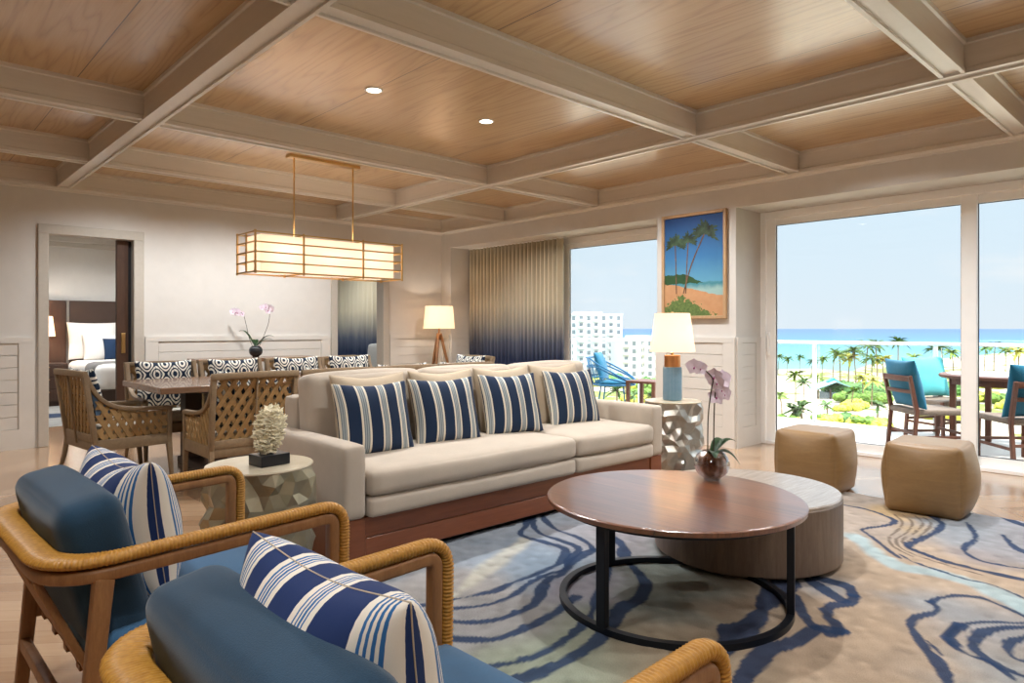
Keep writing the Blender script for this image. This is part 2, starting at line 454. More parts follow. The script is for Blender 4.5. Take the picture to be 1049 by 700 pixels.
def softbox(bm, c, size, r, puff=(0, 0, 0), n=12, wob=0.0, seed=0, mat=None):
    N = n + 1; h = [s / 2 for s in size]; V = {}
    def vert(i, j, k):
        if (i, j, k) in V: return V[i, j, k]
        q = [math.sin((2 * x / N - 1) * PI / 2) for x in (i, j, k)]
        p = [q[a] * h[a] for a in range(3)]
        core = [max(-(h[a] - r), min(h[a] - r, p[a])) for a in range(3)]
        d = Vector([p[a] - core[a] for a in range(3)])
        if d.length > 1e-9: d = d.normalized() * r
        f = [core[a] + d[a] for a in range(3)]
        for a in range(3):
            j2, k2 = (a + 1) % 3, (a + 2) % 3
            if puff[a]: f[a] += q[a] * abs(q[a]) * puff[a] * (1 - q[j2] ** 2) * (1 - q[k2] ** 2)
        co = Vector(f)
        if wob: co += mnoise.noise_vector(Vector((f[0] * 5 + seed, f[1] * 5, f[2] * 5))) * wob
        if mat: co = mat @ co
        V[i, j, k] = bm.verts.new(co + Vector(c)); return V[i, j, k]
    for a in range(3):
        for side in (0, N):
            for u in range(N):
                for v in range(N):
                    quad = []
                    for du, dv in ((0, 0), (1, 0), (1, 1), (0, 1)):
                        ijk = [0, 0, 0]; ijk[a] = side; ijk[(a + 1) % 3] = u + du; ijk[(a + 2) % 3] = v + dv; quad.append(vert(*ijk))
                    bm.faces.new(quad if side else quad[::-1])
    return bm

def pillow_bm(w, h, t, n=22, pinch=.06, seed=0, wr=.006, dent=0.0):
    """a cushion standing on its edge: x across, z up from 0, y thick"""
    bm = B(); F, K = {}, {}; uvl = bm.loops.layers.uv.new('UVMap'); U = {}
    for i in range(n + 1):
        for j in range(n + 1):
            u = math.sin((2 * i / n - 1) * PI / 2); v = math.sin((2 * j / n - 1) * PI / 2)
            x = w / 2 * u * (1 - pinch * (1 - v * v)); z = h / 2 * v * (1 - pinch * (1 - u * u))
            if dent and v > 0: z -= dent * (1 - u * u) ** 2 * v
            th = t / 2 * max(0, (1 - u * u)) ** .42 * max(0, (1 - v * v)) ** .42
            nz = mnoise.noise(Vector((x * 9 + seed, z * 9, seed * 1.7))) * wr * (1 if th > 1e-6 else 0)
            F[i, j] = bm.verts.new((x, -th + nz, z + h / 2))
            if 0 < i < n and 0 < j < n: K[i, j] = bm.verts.new((x, th + nz, z + h / 2))
            else: K[i, j] = F[i, j]
            U[F[i, j]] = U[K[i, j]] = (u / 2 + .5, v / 2 + .5)
    for i in range(n):
        for j in range(n):
            bm.faces.new((F[i, j], F[i + 1, j], F[i + 1, j + 1], F[i, j + 1]))
            q = []
            for v in (K[i, j], K[i, j + 1], K[i + 1, j + 1], K[i + 1, j]):
                if v not in q: q.append(v)
            try: bm.faces.new(q)
            except ValueError: pass
    for f in bm.faces:
        for l in f.loops: l[uvl].uv = U[l.vert]
    return bm

def pillow_rim(w, h, r=.004, pinch=.06, n=22, dent=0.0):
    P = []
    for side in range(4):
        for k in range(n):
            s = math.sin((2 * k / n - 1) * PI / 2)
            u, v = ((s, -1), (1, s), (-s, 1), (-1, -s))[side]
            x = w / 2 * u * (1 - pinch * (1 - v * v)); z = h / 2 * v * (1 - pinch * (1 - u * u))
            if dent and v > 0: z -= dent * (1 - u * u) ** 2 * v
            P.append((x, 0, z + h / 2))
    bm = B(); sweep(bm, P, circ(r, 6), up=(0, 1, 0), closed=True); return bm

# ------------------------------------------------------------------ room shell
WX, DY, CZ = 6.3, 8.31, 2.825        # window wall, dining wall, ceiling
XL, YN = -2.6, -2.6                  # the unseen ends of the room
bm = B(); box(bm, XL - .1, 6.86, YN - .1, DY + 1.6, -.12, 0); struct('floor', bm, M['floor'], 'chevron oak floor')
bm = B(); box(bm, XL - .1, 6.95, YN - .1, DY + .15, CZ, CZ + .12); struct('ceiling', bm, M['ceil'], 'oak veneered ceiling panels between beams')
bm = B()
for x0, x1, z0, z1 in ((XL - .1, 1.29, 0, CZ), (1.29, 2.09, 2.17, CZ), (2.09, 4.55, 0, CZ), (4.55, 5.26, 2.17, CZ), (5.26, 6.95, 0, CZ)):
    box(bm, x0, x1, DY, DY + .15, z0, z1)
struct('wall_dining', bm, M['wall'], 'pale plaster wall behind the dining table')
bm = B()
box(bm, WX, 6.95, 8.08, DY, 0, 2.41); box(bm, WX, 6.95, 3.46, 4.40, 0, 2.41); box(bm, WX, 6.95, YN - .1, DY, 2.41, CZ)
box(bm, 6.78, 6.95, 6.36, 8.08, 0, 2.41); box(bm, WX, 6.95, YN - .1, -2.2, 0, 2.41)
struct('wall_window', bm, M['wall'], 'window wall with pillar and deep recesses')
bm = B(); box(bm, XL - .1, XL, YN - .1, DY, 0, CZ); struct('wall_entry', bm, M['wall'])
bm = B(); box(bm, XL, 6.3, YN - .1, YN, 0, CZ); struct('wall_rear', bm, M['wall'])

# ceiling beams: lipped channels
def beam_prof(w=.128, z0=2.632, rec=.014):
    z1 = CZ; h = w / 2
    half = [(h - .022, z0 + rec), (h - .022, z0), (h, z0), (h, z0 + .028), (h - .008, z0 + .034), (h - .008, z1 - .03), (h + .004, z1 - .024), (h + .004, z1)]
    return half + [(-x, z) for x, z in half[::-1]]
yb = [(-2.0), (-.42), 1.125, 2.84, 5.21, 6.84]
xb = [-1.62, 1.415, 4.535]
i = 0
for x in xb:
    bm = B(); prism(bm, [(x + u, z) for u, z in beam_prof()], 'y', YN, 8.19); struct('ceiling_beam' if i == 0 else 'ceiling_beam.%03d' % i, bm, M['beam']); i += 1
for y in yb:
    bm = B(); pf = [(y + u, z + (.003 if z < CZ - .05 else 0)) for u, z in beam_prof()]
    ends = [XL] + xb + [6.2]
    for a, b in zip(ends, ends[1:]):
        prism(bm, pf, 'x', a + (.052 if a != XL else 0), b - (.052 if b != 6.2 else 0))
    struct('ceiling_beam.%03d' % i, bm, M['beam']); i += 1
# perimeter beams against the walls, with a bead
def edge_prof(d, z0=2.632):
    return [(0, z0 - .02), (.022, z0 - .02), (.03, z0 - .006), (d - .02, z0), (d, z0), (d, z0 + .03), (d - .01, z0 + .036), (d - .01, CZ - .03), (d + .004, CZ - .024), (d + .004, CZ), (0, CZ)]
bm = B(); prism(bm, [(DY - u, z) for u, z in edge_prof(.125)], 'x', XL, WX); struct('trim_1', bm, M['beam'], 'limed perimeter beam along the dining wall')
bm = B(); prism(bm, [(WX - u, z) for u, z in edge_prof(.10)], 'y', YN, DY - .12); struct('trim_2', bm, M['beam'], 'limed perimeter beam along the window wall')

# wainscot: boards with fine grooves inside flat stiles
def boards(bm, axis, a, b, face, d, z0=.0, z1=1.11, stile=.13):
    """panelling on a wall; face = wall plane, d = outward step (sign = direction)"""
    def bx(u0, u1, t, zz0, zz1, bv=0):
        p, q = sorted((face, face + d * t))
        if axis == 'x': box(bm, u0, u1, p, q, zz0, zz1, bv, 1)
        else: box(bm, p, q, u0, u1, zz0, zz1, bv, 1)
    bx(a, b, 1.0, z1 - .055, z1)
    bx(a, b, .95, z0, z0 + .2)
    s = min(stile, (b - a) * .3)
    bx(a, a + s, .95, z0 + .2, z1 - .055); bx(b - s, b, .95, z0 + .2, z1 - .055)
    lo, hi = z0 + .2, z1 - .055; n = 7; st = (hi - lo) / n
    for k in range(n): bx(a + s + .004, b - s - .004, .66, lo + st * k + .0025, lo + st * (k + 1) - .0025, .002)
    bx(a + s * .5, b - s * .5, .3, lo, hi)
k = 3
for a, b in ((XL, 1.185), (2.20, 4.44), (5.37, 6.3)):
    bm = B(); boards(bm, 'x', a, b, DY, -.03); struct('trim_%d' % k, bm, M['panel'], 'white horizontal board panelling on the dining wall'); k += 1
for a, b in ((8.08, 8.28), (3.46, 4.40)):
    bm = B(); boards(bm, 'y', a, b, WX, -.03); struct('trim_%d' % k, bm, M['panel'], 'horizontal board panelling beside the window'); k += 1
bm = B(); boards(bm, 'x', 6.30, 6.78, 3.46, -.02, stile=.1); struct('trim_%d' % k, bm, M['panel'], 'white panelling in the window reveal'); k += 1
bm = B(); boards(bm, 'x', 6.30, 6.78, 8.08, -.02, stile=.1); struct('trim_%d' % k, bm, M['panel'], 'white panelling in the curtain recess'); k += 1

# door casings on the dining wall
def casing(name, x0, x1, lab):
    bm = B()
    box(bm, x0 - .092, x0, DY - .028, DY + .15, 0, 2.165, .004, 1); box(bm, x1, x1 + .1, DY - .028, DY + .15, 0, 2.165, .004, 1)
    box(bm, x0 - .092, x1 + .1, DY - .028, DY + .15, 2.165, 2.262, .004, 1)
    box(bm, x0 - .026, x0, DY + .02, DY + .13, 0, 2.165); return struct(name, bm, M['trim'], lab)
casing('trim_%d' % k, 1.305, 2.085, 'painted casing of the bedroom doorway'); k += 1
casing('trim_%d' % k, 4.55, 5.26, 'painted casing of the far doorway'); k += 1
# pocket door
bm = B(); box(bm, 1.934, 2.048, DY + .055, DY + .1, .01, 2.16, .003, 1)
d = struct('door_1', bm, M['dark_wood'], 'dark wood sliding pocket door mostly pushed into the wall')
bm = B(); box(bm, 1.978, 2.019, DY + .047, DY + .058, .93, 1.15, .004, 2); obj('pull_handle', bm, M['brass'], d)
bm = B(); box(bm, 2.048, 2.083, DY + .085, DY + .12, .01, 2.16); obj('pocket_shade_strip', bm, M['toe'], d)  # black strip standing in for the shade inside the wall pocket

# windows: white frames, glass, seals
def frame_rect(bm, X0, X1, y0, y1, z0, z1, w, wb=None, wt=None):
    wb = wb or w; wt = wt or w
    box(bm, X0, X1, y0, y0 + w, z0, z1, .004, 1); box(bm, X0, X1, y1 - w, y1, z0, z1, .004, 1)
    box(bm, X0, X1, y0 + w, y1 - w, z0, z0 + wb, .004, 1); box(bm, X0, X1, y0 + w, y1 - w, z1 - wt, z1, .004, 1)
def window(name, panels, y0, y1, lab):
    bm = B(); frame_rect(bm, 6.80, 6.94, y0, y1, 0, 2.41, .06, .035, .07)
    w = struct(name, bm, M['white_frame'], lab)
    for (a, b, xo, st) in panels:
        bm = B(); frame_rect(bm, 6.825 + xo, 6.875 + xo, a, b, .035, 2.345, st, .075, .075); f = obj('sash', bm, M['white_frame'], w)
        bm = B(); frame_rect(bm, 6.842 + xo, 6.858 + xo, a + st - .002, b - st + .002, .108, 2.272, .008); obj('seal', bm, M['seal'], w)
        bm = B(); box(bm, 6.848 + xo, 6.852 + xo, a + st, b - st, .11, 2.27); obj('pane', bm, M['glass'], w)
    return w
window('window_1', [(4.40, 6.30, 0, .12)], 4.40, 6.36, 'white framed window beside the ombre curtain')
w2 = window('window_2', [(1.54, 3.42, 0, .115), (-.35, 1.66, .055, .115), (-2.16, -.25, 0, .115)], -2.2, 3.46, 'white sliding glass doors to the balcony')
bm = B(); box(bm, 6.79, 6.826, 3.36, 3.385, .92, 1.16, .006, 2); obj('pull_handle', bm, M['white_frame'], w2)
# curtain: pleated cloth hanging in the recess
def curtain(name, pts_fn, n, z0, z1, lab, amp=.05, waves=20, loc=(0, 0, 0)):
    bm = B(); rows = 7; G = []
    rnd = random.Random(3); ph = [rnd.uniform(-.5, .5) for _ in range(waves + 2)]
    for r in range(rows):
        z = z0 + (z1 - z0) * r / (rows - 1); row = []
        for i in range(n + 1):
            s = i / n; x, y = pts_fn(s); a = s * waves; kk = int(a); pa = ph[kk] * (1 - (a - kk)) + ph[kk + 1] * (a - kk)
            off = amp * math.sin(2 * PI * a + pa * 2) * (1 + .25 * pa) + .012 * math.sin(4 * PI * a + r * .3)
            row.append(bm.verts.new((x + off, y, z)))
        G.append(row)
    for r in range(rows - 1):
        for i in range(n): bm.faces.new((G[r][i], G[r][i + 1], G[r + 1][i + 1], G[r + 1][i]))
    o = obj(name, bm, M['curtain'], None, True, loc)
    md = o.modifiers.new('thick', 'SOLIDIFY'); md.thickness = .004
    return tag(o, lab, 'curtain')
curtain('curtain', lambda s: (6.68, 6.16 + 1.88 * s), 260, .02, 2.40, 'cream to navy ombre curtain drawn beside the far window', .05, 24)
bm = B(); box(bm, 6.64, 6.72, 6.12, 8.07, 2.395, 2.409); struct('trim_%d' % k, bm, M['white_frame'], 'curtain track'); k += 1

# painting on the pillar (generic palms on a beach)
def m_paint():
    t = NT('beach_painting'); xyz = t.n('SeparateXYZ'); t.l(t.coord(), xyz.inputs[0]); n1 = t.noise(t.coord(), 14, 4)
    z = t.math('ADD', xyz.outputs[2], t.math('MULTIPLY', t.math('SUBTRACT', n1, .5), .06))
    y = xyz.outputs[1]
    sky = t.ramp(t.math('DIVIDE', z, 1.1), [(.36, (92, 150, 178)), (.6, (58, 112, 160)), (.95, (44, 76, 128))])
    sea = t.ramp(t.math('DIVIDE', z, 1.1), [(.28, (150, 180, 176)), (.33, (70, 130, 142)), (.37, (96, 150, 162))])
    c = t.mix(t.math('LESS_THAN', z, .385), sky, sea)
    shore = t.math('ADD', .31, t.math('MULTIPLY', y, .22))           # sand rises to the left
    sd = t.mix(n1, (178, 128, 92), (202, 158, 116))
    c = t.mix(t.math('LESS_THAN', z, shore), c, sd)
    hill = t.math('MULTIPLY', t.math('LESS_THAN', z, t.math('ADD', .385, t.math('MINIMUM', .09, t.math('MULTIPLY', t.math('ADD', y, .1), .45)))), t.math('GREATER_THAN', z, .375))
    c = t.mix(hill, c, t.mix(n1, (36, 66, 46), (62, 92, 56)))
    bush = t.math('LESS_THAN', t.math('ADD', z, t.math('MULTIPLY', t.math('ABSOLUTE', t.math('SUBTRACT', y, .14)), .5)), t.math('ADD', .14, t.math('MULTIPLY', t.noise(t.coord(), 26, 3), .2)))
    c = t.mix(bush, c, t.mix(t.noise(t.coord(), 45, 3), (40, 66, 40), (128, 148, 84)))
    t.bsdf(c, .55, spec=.3, bump=n1, bstr=.1); return t.m
pt = thing('painting', 'framed palm beach painting hung on the pillar', 'painting', (WX - .002, 3.935, 1.30))
bm = B()
for a, b, c, e in ((-.385, -.352, 0, 1.115), (.352, .385, 0, 1.115), (-.352, .352, 0, .033), (-.352, .352, 1.082, 1.115)): box(bm, -.036, 0, a, b, c, e, .004, 2)
obj('frame', bm, wood('painting_frame_wood', (170, 136, 100), (196, 164, 126), (9, 9, 2), .45, 3), pt)
bm = B(); box(bm, -.016, -.004, -.352, .352, .033, 1.082); obj('canvas', bm, m_paint(), pt)
bm = B()
def ppalm(bm, y0, y1, z1, s, rr):
    P = catmull([(-.018, y0, .27), (-.018, (y0 * .6 + y1 * .4), .27 + (z1 - .27) * .5), (-.018, y1, z1)], 8)
    sweep(bm, P, [(-.006 * s, 0), (0, .002), (.006 * s, 0), (0, -.001)], up=(1, 0, 0))
def pfronds(bm, y1, z1, R, seed):
    r = random.Random(seed)
    for q in range(17):
        a = -.5 + q / 16 * (PI + 1.0) + r.uniform(-.1, .1); L = R * r.uniform(.75, 1.1)
        p0 = Vector((-.0185 - q * .00005, y1, z1)); tip = p0 + Vector((0, math.cos(a) * L, math.sin(a) * L * .8 - L * .2 * abs(math.cos(a))))
        md = p0.lerp(tip, .5) + Vector((0, 0, L * .16)); nn = 10
        prev = None
        for i in range(nn + 1):
            t = i / nn; c = p0 * (1 - t) ** 2 + md * 2 * t * (1 - t) + tip * t * t
            w = .024 * R / .2 * math.sin(PI * min(1, t + .12)) * (1 if i % 2 else .45)
            dd = Vector((0, -(tip - p0).z, (tip - p0).y)).normalized()
            v = (bm.verts.new(c + dd * w), bm.verts.new(c - dd * w))
            if prev: bm.faces.new((prev[0], prev[1], v[1], v[0]))
            prev = v
for y0, y1, z1, s in ((.205, .22, .80, 1), (.09, .06, .82, 1), (.12, -.13, .88, 1.2)): ppalm(bm, y0, y1, z1, s, 0)
obj('painted_trunks', bm, plain('painted_trunk', (96, 70, 52), .6, var=.3, nscale=30), pt)
bm = B()
for q, (y1, z1, R) in enumerate(((.22, .80, .16), (.06, .82, .15), (-.13, .89, .21))): pfronds(bm, y1, z1, R, q)
obj('painted_fronds', bm, plain('painted_frond', (44, 58, 42), .6, var=.7, nscale=14), pt)
# ------------------------------------------------------------------ rug
def cam_ray(u, v):
    f = 700.0; sa, ca = .68297, .73045; r = (u - 524.5) / f
    return sa + ca * r, ca - sa * r, (336.7 - v) / f
def gnd(u, v, z=0.0):
    d = cam_ray(u, v); t = (z - 1.2) / d[2]; return d[0] * t, d[1] * t
def tr(pts, ox, oy, s):                       # tracing: crop pixels -> floor metres
    return [gnd(x / s + ox, y / s + oy) for x, y in pts]
A = lambda p: tr(p, 430, 510, 3.686)
Bc = lambda p: tr(p, 540, 460, 3.044)
Cc = lambda p: tr(p, 780, 470, 3.045)
lines = [  # (points, half width m, tone)
 (A([(395, 80), (402, 110), (378, 142), (410, 160), (480, 180), (545, 200), (550, 222), (520, 260), (440, 297), (350, 330), (290, 360), (200, 380), (90, 398), (0, 420)]), .021, 0),
 (A([(425, 80), (430, 115), (460, 145), (530, 170), (592, 195), (590, 218), (560, 250), (545, 280), (480, 300), (400, 340), (370, 370), (290, 405), (200, 422), (60, 436)]), .017, 0),
 (A([(462, 60), (475, 95), (520, 130), (590, 155), (640, 185), (656, 207)]), .015, 0),
 (A([(660, 205), (585, 245), (560, 270), (530, 300), (490, 315), (465, 350), (450, 390), (400, 430), (320, 462), (220, 482), (90, 476)]), .022, 0),
 (A([(590, 385), (560, 410), (520, 442), (430, 490), (330, 532), (240, 550), (90, 540)]), .024, 0),
 (Bc([(262, 350), (235, 440), (215, 482), (190, 540), (150, 580), (80, 630), (0, 665), (-120, 690)]), .022, 0),
 (Bc([(255, 270), (270, 285), (300, 312), (306, 352), (350, 395), (370, 432), (350, 472), (290, 515), (258, 560), (225, 605), (150, 655), (60, 697), (-60, 740)]), .034, 0),
 (Bc([(805, 425), (770, 460), (730, 505), (690, 555), (640, 600), (590, 660), (540, 720)]), .055, 0),
 (Bc([(900, 410), (960, 425), (1005, 440), (1022, 465)]), .036, 0), (Bc([(1022, 465), (1000, 492), (948, 500), (938, 530), (975, 575), (945, 590)]), .026, 0),
 (Bc([(975, 578), (900, 572), (850, 605), (790, 625), (740, 640), (700, 690), (650, 760)]), .036, 0),
 (Bc([(880, 415), (930, 450), (985, 482)]), .03, 0), (Bc([(830, 470), (870, 540), (905, 570)]), .024, 0),
 (Cc([(200, 140), (255, 150), (330, 165), (400, 190), (416, 205), (390, 215), (318, 226), (330, 240), (372, 272), (402, 297), (432, 317)]), .013, 0),
 (Cc([(520, 180), (562, 208), (545, 235), (500, 255), (458, 280), (500, 302), (580, 330), (680, 355), (760, 375), (880, 400)]), .019, 0),
 (Cc([(640, 205), (667, 245), (660, 265), (633, 285), (650, 310), (720, 335), (870, 356)]), .014, 0),
 (Cc([(735, 175), (780, 200), (880, 232)]), .03, 0), (Cc([(755, 245), (800, 290), (880, 320)]), .02, 0),
 (Cc([(430, 305), (480, 332), (560, 360), (640, 385), (720, 402), (819, 445)]), .007, 0),
 (Cc([(525, 455), (570, 440), (640, 438), (720, 455), (860, 520)]), .013, 0),
 (Cc([(525, 455), (550, 475), (535, 490), (482, 505), (465, 530), (490, 572), (520, 612), (550, 650), (580, 705), (600, 760)]), .018, 0),
 (Cc([(860, 525), (740, 520), (680, 520), (620, 530), (583, 562), (600, 597), (650, 622), (720, 652), (790, 700)]), .011, 0), (Cc([(620, 530), (583, 562), (600, 590)]), .022, 0),
 (Cc([(860, 535), (740, 540), (682, 560), (662, 592), (690, 627), (760, 667), (870, 705)]), .02, 0),
 (Cc([(860, 560), (782, 580), (770, 605), (790, 632), (860, 650)]), .022, 0), (Cc([(520, 580), (562, 622)]), .008, 0),
 (Cc([(440, 180), (470, 205), (455, 235), (420, 260), (442, 290), (530, 325), (690, 372)]), .006, 1), (Cc([(480, 185), (503, 207), (482, 235), (440, 262), (472, 290), (580, 335)]), .006, 1),
 (Cc([(415, 180), (440, 207), (420, 235), (398, 255), (412, 282), (470, 312)]), .006, 1), (Cc([(505, 190), (530, 208), (510, 235), (455, 265)]), .006, 1),
 (Cc([(290, 250), (350, 300), (430, 342), (560, 370), (700, 412), (860, 500)]), .055, 2),
 (A([(400, 165), (350, 205), (280, 260), (200, 320), (130, 380)]), .045, 3),
]
RX0, RX1, RY0, RY1 = 1.12, 5.17, -1.3, 3.05
def seg_dist(PX, PY, P):
    P = np.array(catmull(P, 5)); best = np.full(PX.shape, 9.0)
    lo = P.min(0) - .25; hi = P.max(0) + .25
    msk = (PX > lo[0]) & (PX < hi[0]) & (PY > lo[1]) & (PY < hi[1])
    px, py = PX[msk], PY[msk]; b = best[msk]
    for a, c in zip(P, P[1:]):
        d = c - a; L2 = max(d @ d, 1e-9); t = np.clip(((px - a[0]) * d[0] + (py - a[1]) * d[1]) / L2, 0, 1)
        b = np.minimum(b, np.hypot(px - a[0] - t * d[0], py - a[1] - t * d[1]))
    best[msk] = b; return best
def smooth_noise(nx, ny, cells, rng):
    g = rng.normal(size=(cells + 3, cells + 3)); x = np.linspace(0, cells, nx); y = np.linspace(0, cells, ny)
    xi = x.astype(int); yi = y.astype(int); fx = x - xi; fy = y - yi; fx = fx * fx * (3 - 2 * fx); fy = fy * fy * (3 - 2 * fy)
    a = g[np.ix_(xi, yi)]; b = g[np.ix_(xi + 1, yi)]; c = g[np.ix_(xi, yi + 1)]; d = g[np.ix_(xi + 1, yi + 1)]
    FX, FY = fx[:, None], fy[None, :]
    return (a * (1 - FX) + b * FX) * (1 - FY) + (c * (1 - FX) + d * FX) * FY
def make_rug():
    rng = np.random.default_rng(5); st = .0115
    nx = int((RX1 - RX0) / st) + 1; ny = int((RY1 - RY0) / st) + 1
    xs = np.linspace(RX0, RX1, nx); ys = np.linspace(RY0, RY1, ny); PX, PY = np.meshgrid(xs, ys, indexing='ij')
    n1 = smooth_noise(nx, ny, 9, rng); n2 = smooth_noise(nx, ny, 30, rng); n3 = smooth_noise(nx, ny, 110, rng)
    blobs = [  # pixel, radius, colour
     ((905, 640), .8, (198, 172, 146)), ((700, 690), .35, (196, 176, 150)), ((960, 590), .45, (200, 176, 152)), ((890, 540), .35, (186, 170, 156)),
     ((480, 560), .45, (166, 172, 180)), ((540, 570), .4, (150, 166, 182)), ((470, 600), .25, (176, 170, 166)), ((590, 560), .28, (170, 168, 172)), ((500, 650), .28, (164, 160, 158)),
     ((640, 560), .25, (168, 162, 166)), ((610, 600), .25, (158, 152, 160)), ((690, 610), .4, (160, 166, 156)), ((560, 690), .35, (166, 172, 152)), ((740, 640), .22, (186, 164, 140)), ((700, 575), .3, (164, 172, 166)),
     ((840, 605), .2, (150, 162, 174)), ((1000, 640), .35, (158, 168, 178)), ((960, 620), .2, (164, 174, 182)), ((920, 530), .16, (208, 178, 136)), ((935, 545), .14, (208, 180, 140)), ((985, 550), .3, (160, 166, 172)), ((1030, 560), .35, (172, 168, 170)), ((1000, 575), .2, (170, 160, 158)), ((860, 560), .25, (192, 172, 152)), ((1030, 690), .3, (166, 174, 178)),
    ]
    W = np.zeros(PX.shape); Cl = np.zeros(PX.shape + (3,)); ox, oy = PX + .05 * n1, PY + .05 * n2
    for (u, v), r, c in blobs:
        gx, gy = gnd(u, v); w = np.exp(-((ox - gx) ** 2 + (oy - gy) ** 2) / (r * r) * 2.2) + 1e-9
        w = w ** 1.3; W += w; Cl += w[..., None] * np.array(srgb(c)[:3])
    Cl /= W[..., None]
    Cl *= (0.86 * (1 + .05 * n2 + .085 * n3))[..., None]
    tones = [(srgb((44, 62, 92))[:3], .93), (srgb((96, 84, 76))[:3], .8), (srgb((172, 194, 198))[:3], .8), (srgb((196, 190, 174))[:3], .75)]
    for P, hw, tn in sorted(lines, key=lambda q: -q[2]):
        d = seg_dist(PX, PY, P); w = hw * (1 + .28 * n2) + .004 * n3
        al = np.clip((w - d) / (.007 if tn < 2 else .04) + .5, 0, 1) * tones[tn][1]
        col = np.array(tones[tn][0]) * (1 + .10 * n3[..., None])
        Cl = Cl * (1 - al[..., None]) + col * al[..., None]
    th = .012; Z = th + .0012 * n3 + .0008 * n2
    me = bpy.data.meshes.new('area_rug')
    V = np.stack([PX, PY, Z], -1).reshape(-1, 3)
    ii = np.arange(nx * ny).reshape(nx, ny)
    F = np.stack([ii[:-1, :-1], ii[1:, :-1], ii[1:, 1:], ii[:-1, 1:]], -1).reshape(-1, 4)
    edge = np.concatenate([ii[:, 0], ii[-1, 1:], ii[-2::-1, -1], ii[0, -2:0:-1]])
    nb = len(edge); Vb = V[edge].copy(); Vb[:, 2] = .0005; base = nx * ny
    k = np.arange(nb); F2 = np.stack([edge[k], edge[(k + 1) % nb], base + (k + 1) % nb, base + k], -1)[:, ::-1]
    V = np.concatenate([V, Vb]); F = np.concatenate([F, F2]); me.from_pydata(V.tolist(), [], F.tolist())
    ca = me.color_attributes.new('pile_colour', 'FLOAT_COLOR', 'POINT')
    cc = np.ones((len(V), 4)); cc[:nx * ny, :3] = np.clip(Cl.reshape(-1, 3), 0, 1); cc[nx * ny:, :3] = np.clip(Cl.reshape(-1, 3)[edge], 0, 1)
    ca.data.foreach_set('color', cc.reshape(-1).astype(np.float32))
    me.polygons.foreach_set('use_smooth', [True] * len(me.polygons))
    t = NT('woven_rug_pile'); at = t.n('Attribute', attribute_name='pile_colour'); fine = t.noise(t.coord(), 160, 3, .7)
    c = t.mix(t.math('MULTIPLY', fine, .5), at.outputs['Color'], (150, 150, 150), 'MULTIPLY')
    t.bsdf(c, .95, spec=.1, bump=fine, bstr=.9, bdist=.006); me.materials.append(t.m)
    o = bpy.data.objects.new('area_rug', me); COL.objects.link(o)
    return tag(o, 'sand and grey rug with swirling navy contour lines under the coffee table', 'rug')
make_rug()

# ------------------------------------------------------------------ sofa
SX0, SX1 = 1.66, 4.33; SC = (SX0 + SX1) / 2; SF = 2.97
so = thing('sofa', 'long beige linen sofa on a brown wooden base with striped pillows', 'sofa', (SC, SF, 0))
L = (SX1 - SX0) / 2
bm = B(); box(bm, -L + .01, L - .01, .025, .93, .045, .15, .003, 1); box(bm, -L + .01, L - .01, .025, .93, .153, .255, .003, 1)
box(bm, -L, -L + .135, .015, .94, .045, .255, .004, 1); box(bm, L - .135, L, .015, .94, .045, .255, .004, 1); box(bm, -L + .03, L - .03, .04, .9, .06, .25)
obj('wooden_base', bm, M['sofa_wood'], so)
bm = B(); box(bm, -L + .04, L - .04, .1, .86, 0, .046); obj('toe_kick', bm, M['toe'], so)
for s in (-1, 1):
    bm = B(); softbox(bm, (s * (L - .067), .47, .44), (.135, .94, .37), .03, (.004, .003, .006), 10); obj('armrest', bm, M['sofa'], so, True)
bm = B(); softbox(bm, (0, .86, .53), (2 * L - .26, .17, .55), .03, (0, .01, .006), 10); obj('back_frame', bm, M['sofa'], so, True)
split = 3.34 - SC
for a, b in ((-L + .138, split - .003), (split + .003, L - .138)):
    bm = B()
    softbox(bm, ((a + b) / 2, .375, .305), (b - a, .79, .105), .028, (.002, .008, .002), 12)
    softbox(bm, ((a + b) / 2, .372, .425), (b - a, .80, .135), .04, (.004, .012, .02), 14, .004, 3)
    obj('seat_cushion', bm, M['sofa'], so, True)
cw = (2 * L - .27) / 3
for i in range(3):
    cx = -L + .135 + cw * (i + .5)
    bm = B(); mt = Matrix.Rotation(math.radians(-9), 4, 'X')
    softbox(bm, (cx, .70, .705), (cw - .008, .17, .46), .05, (.006, .025, .018), 14, .006, i * 3 + 1, mt); obj('back_cushion', bm, M['sofa'], so, True)

def put_pillow(name, w, h, t, mat, loc, rz, lean, label, group=None, rim=None, seed=0, cat='pillow', dent=0.0, roll=0.0, wr=.006):
    o = obj(name, pillow_bm(w, h, t, seed=seed, dent=dent, wr=wr), mat, None, True, loc); rr = .0014 if 'lounge' in name else .0026
    o.rotation_mode = 'XYZ'
    o.rotation_euler = (Matrix.Rotation(rz, 4, 'Z') @ Matrix.Rotation(-lean, 4, 'X') @ Matrix.Rotation(roll, 4, 'Y')).to_euler()
    tag(o, label, cat, group)
    if rim is not None: obj('piping', pillow_rim(w, h, rr, dent=dent), rim, o, True)
    return o
pip = M['toss']
SFD = Matrix.Translation((0, 0, 0))
data = [  # striped: centre x at seat, y, turn
 (2.085, 3.335, math.radians(-6), 'first striped pillow from the near armrest, navy and cream, on the beige sofa'),
 (2.605, 3.345, math.radians(-7), 'second striped pillow from the near armrest, navy and cream, on the beige sofa'),
 (3.165, 3.345, math.radians(-9), 'third striped pillow from the near armrest, navy and cream, on the beige sofa'),
 (3.785, 3.35, math.radians(-9), 'striped pillow nearest the window end of the beige sofa'),
]
for i, (x, y, rz, lab) in enumerate(data):
    put_pillow('striped_pillow', .465, .42, .15, M['stripe_sofa'], (x, y, .487), rz, math.radians(17), lab, 'striped pillows on the sofa', pip, i + 1, dent=.012)
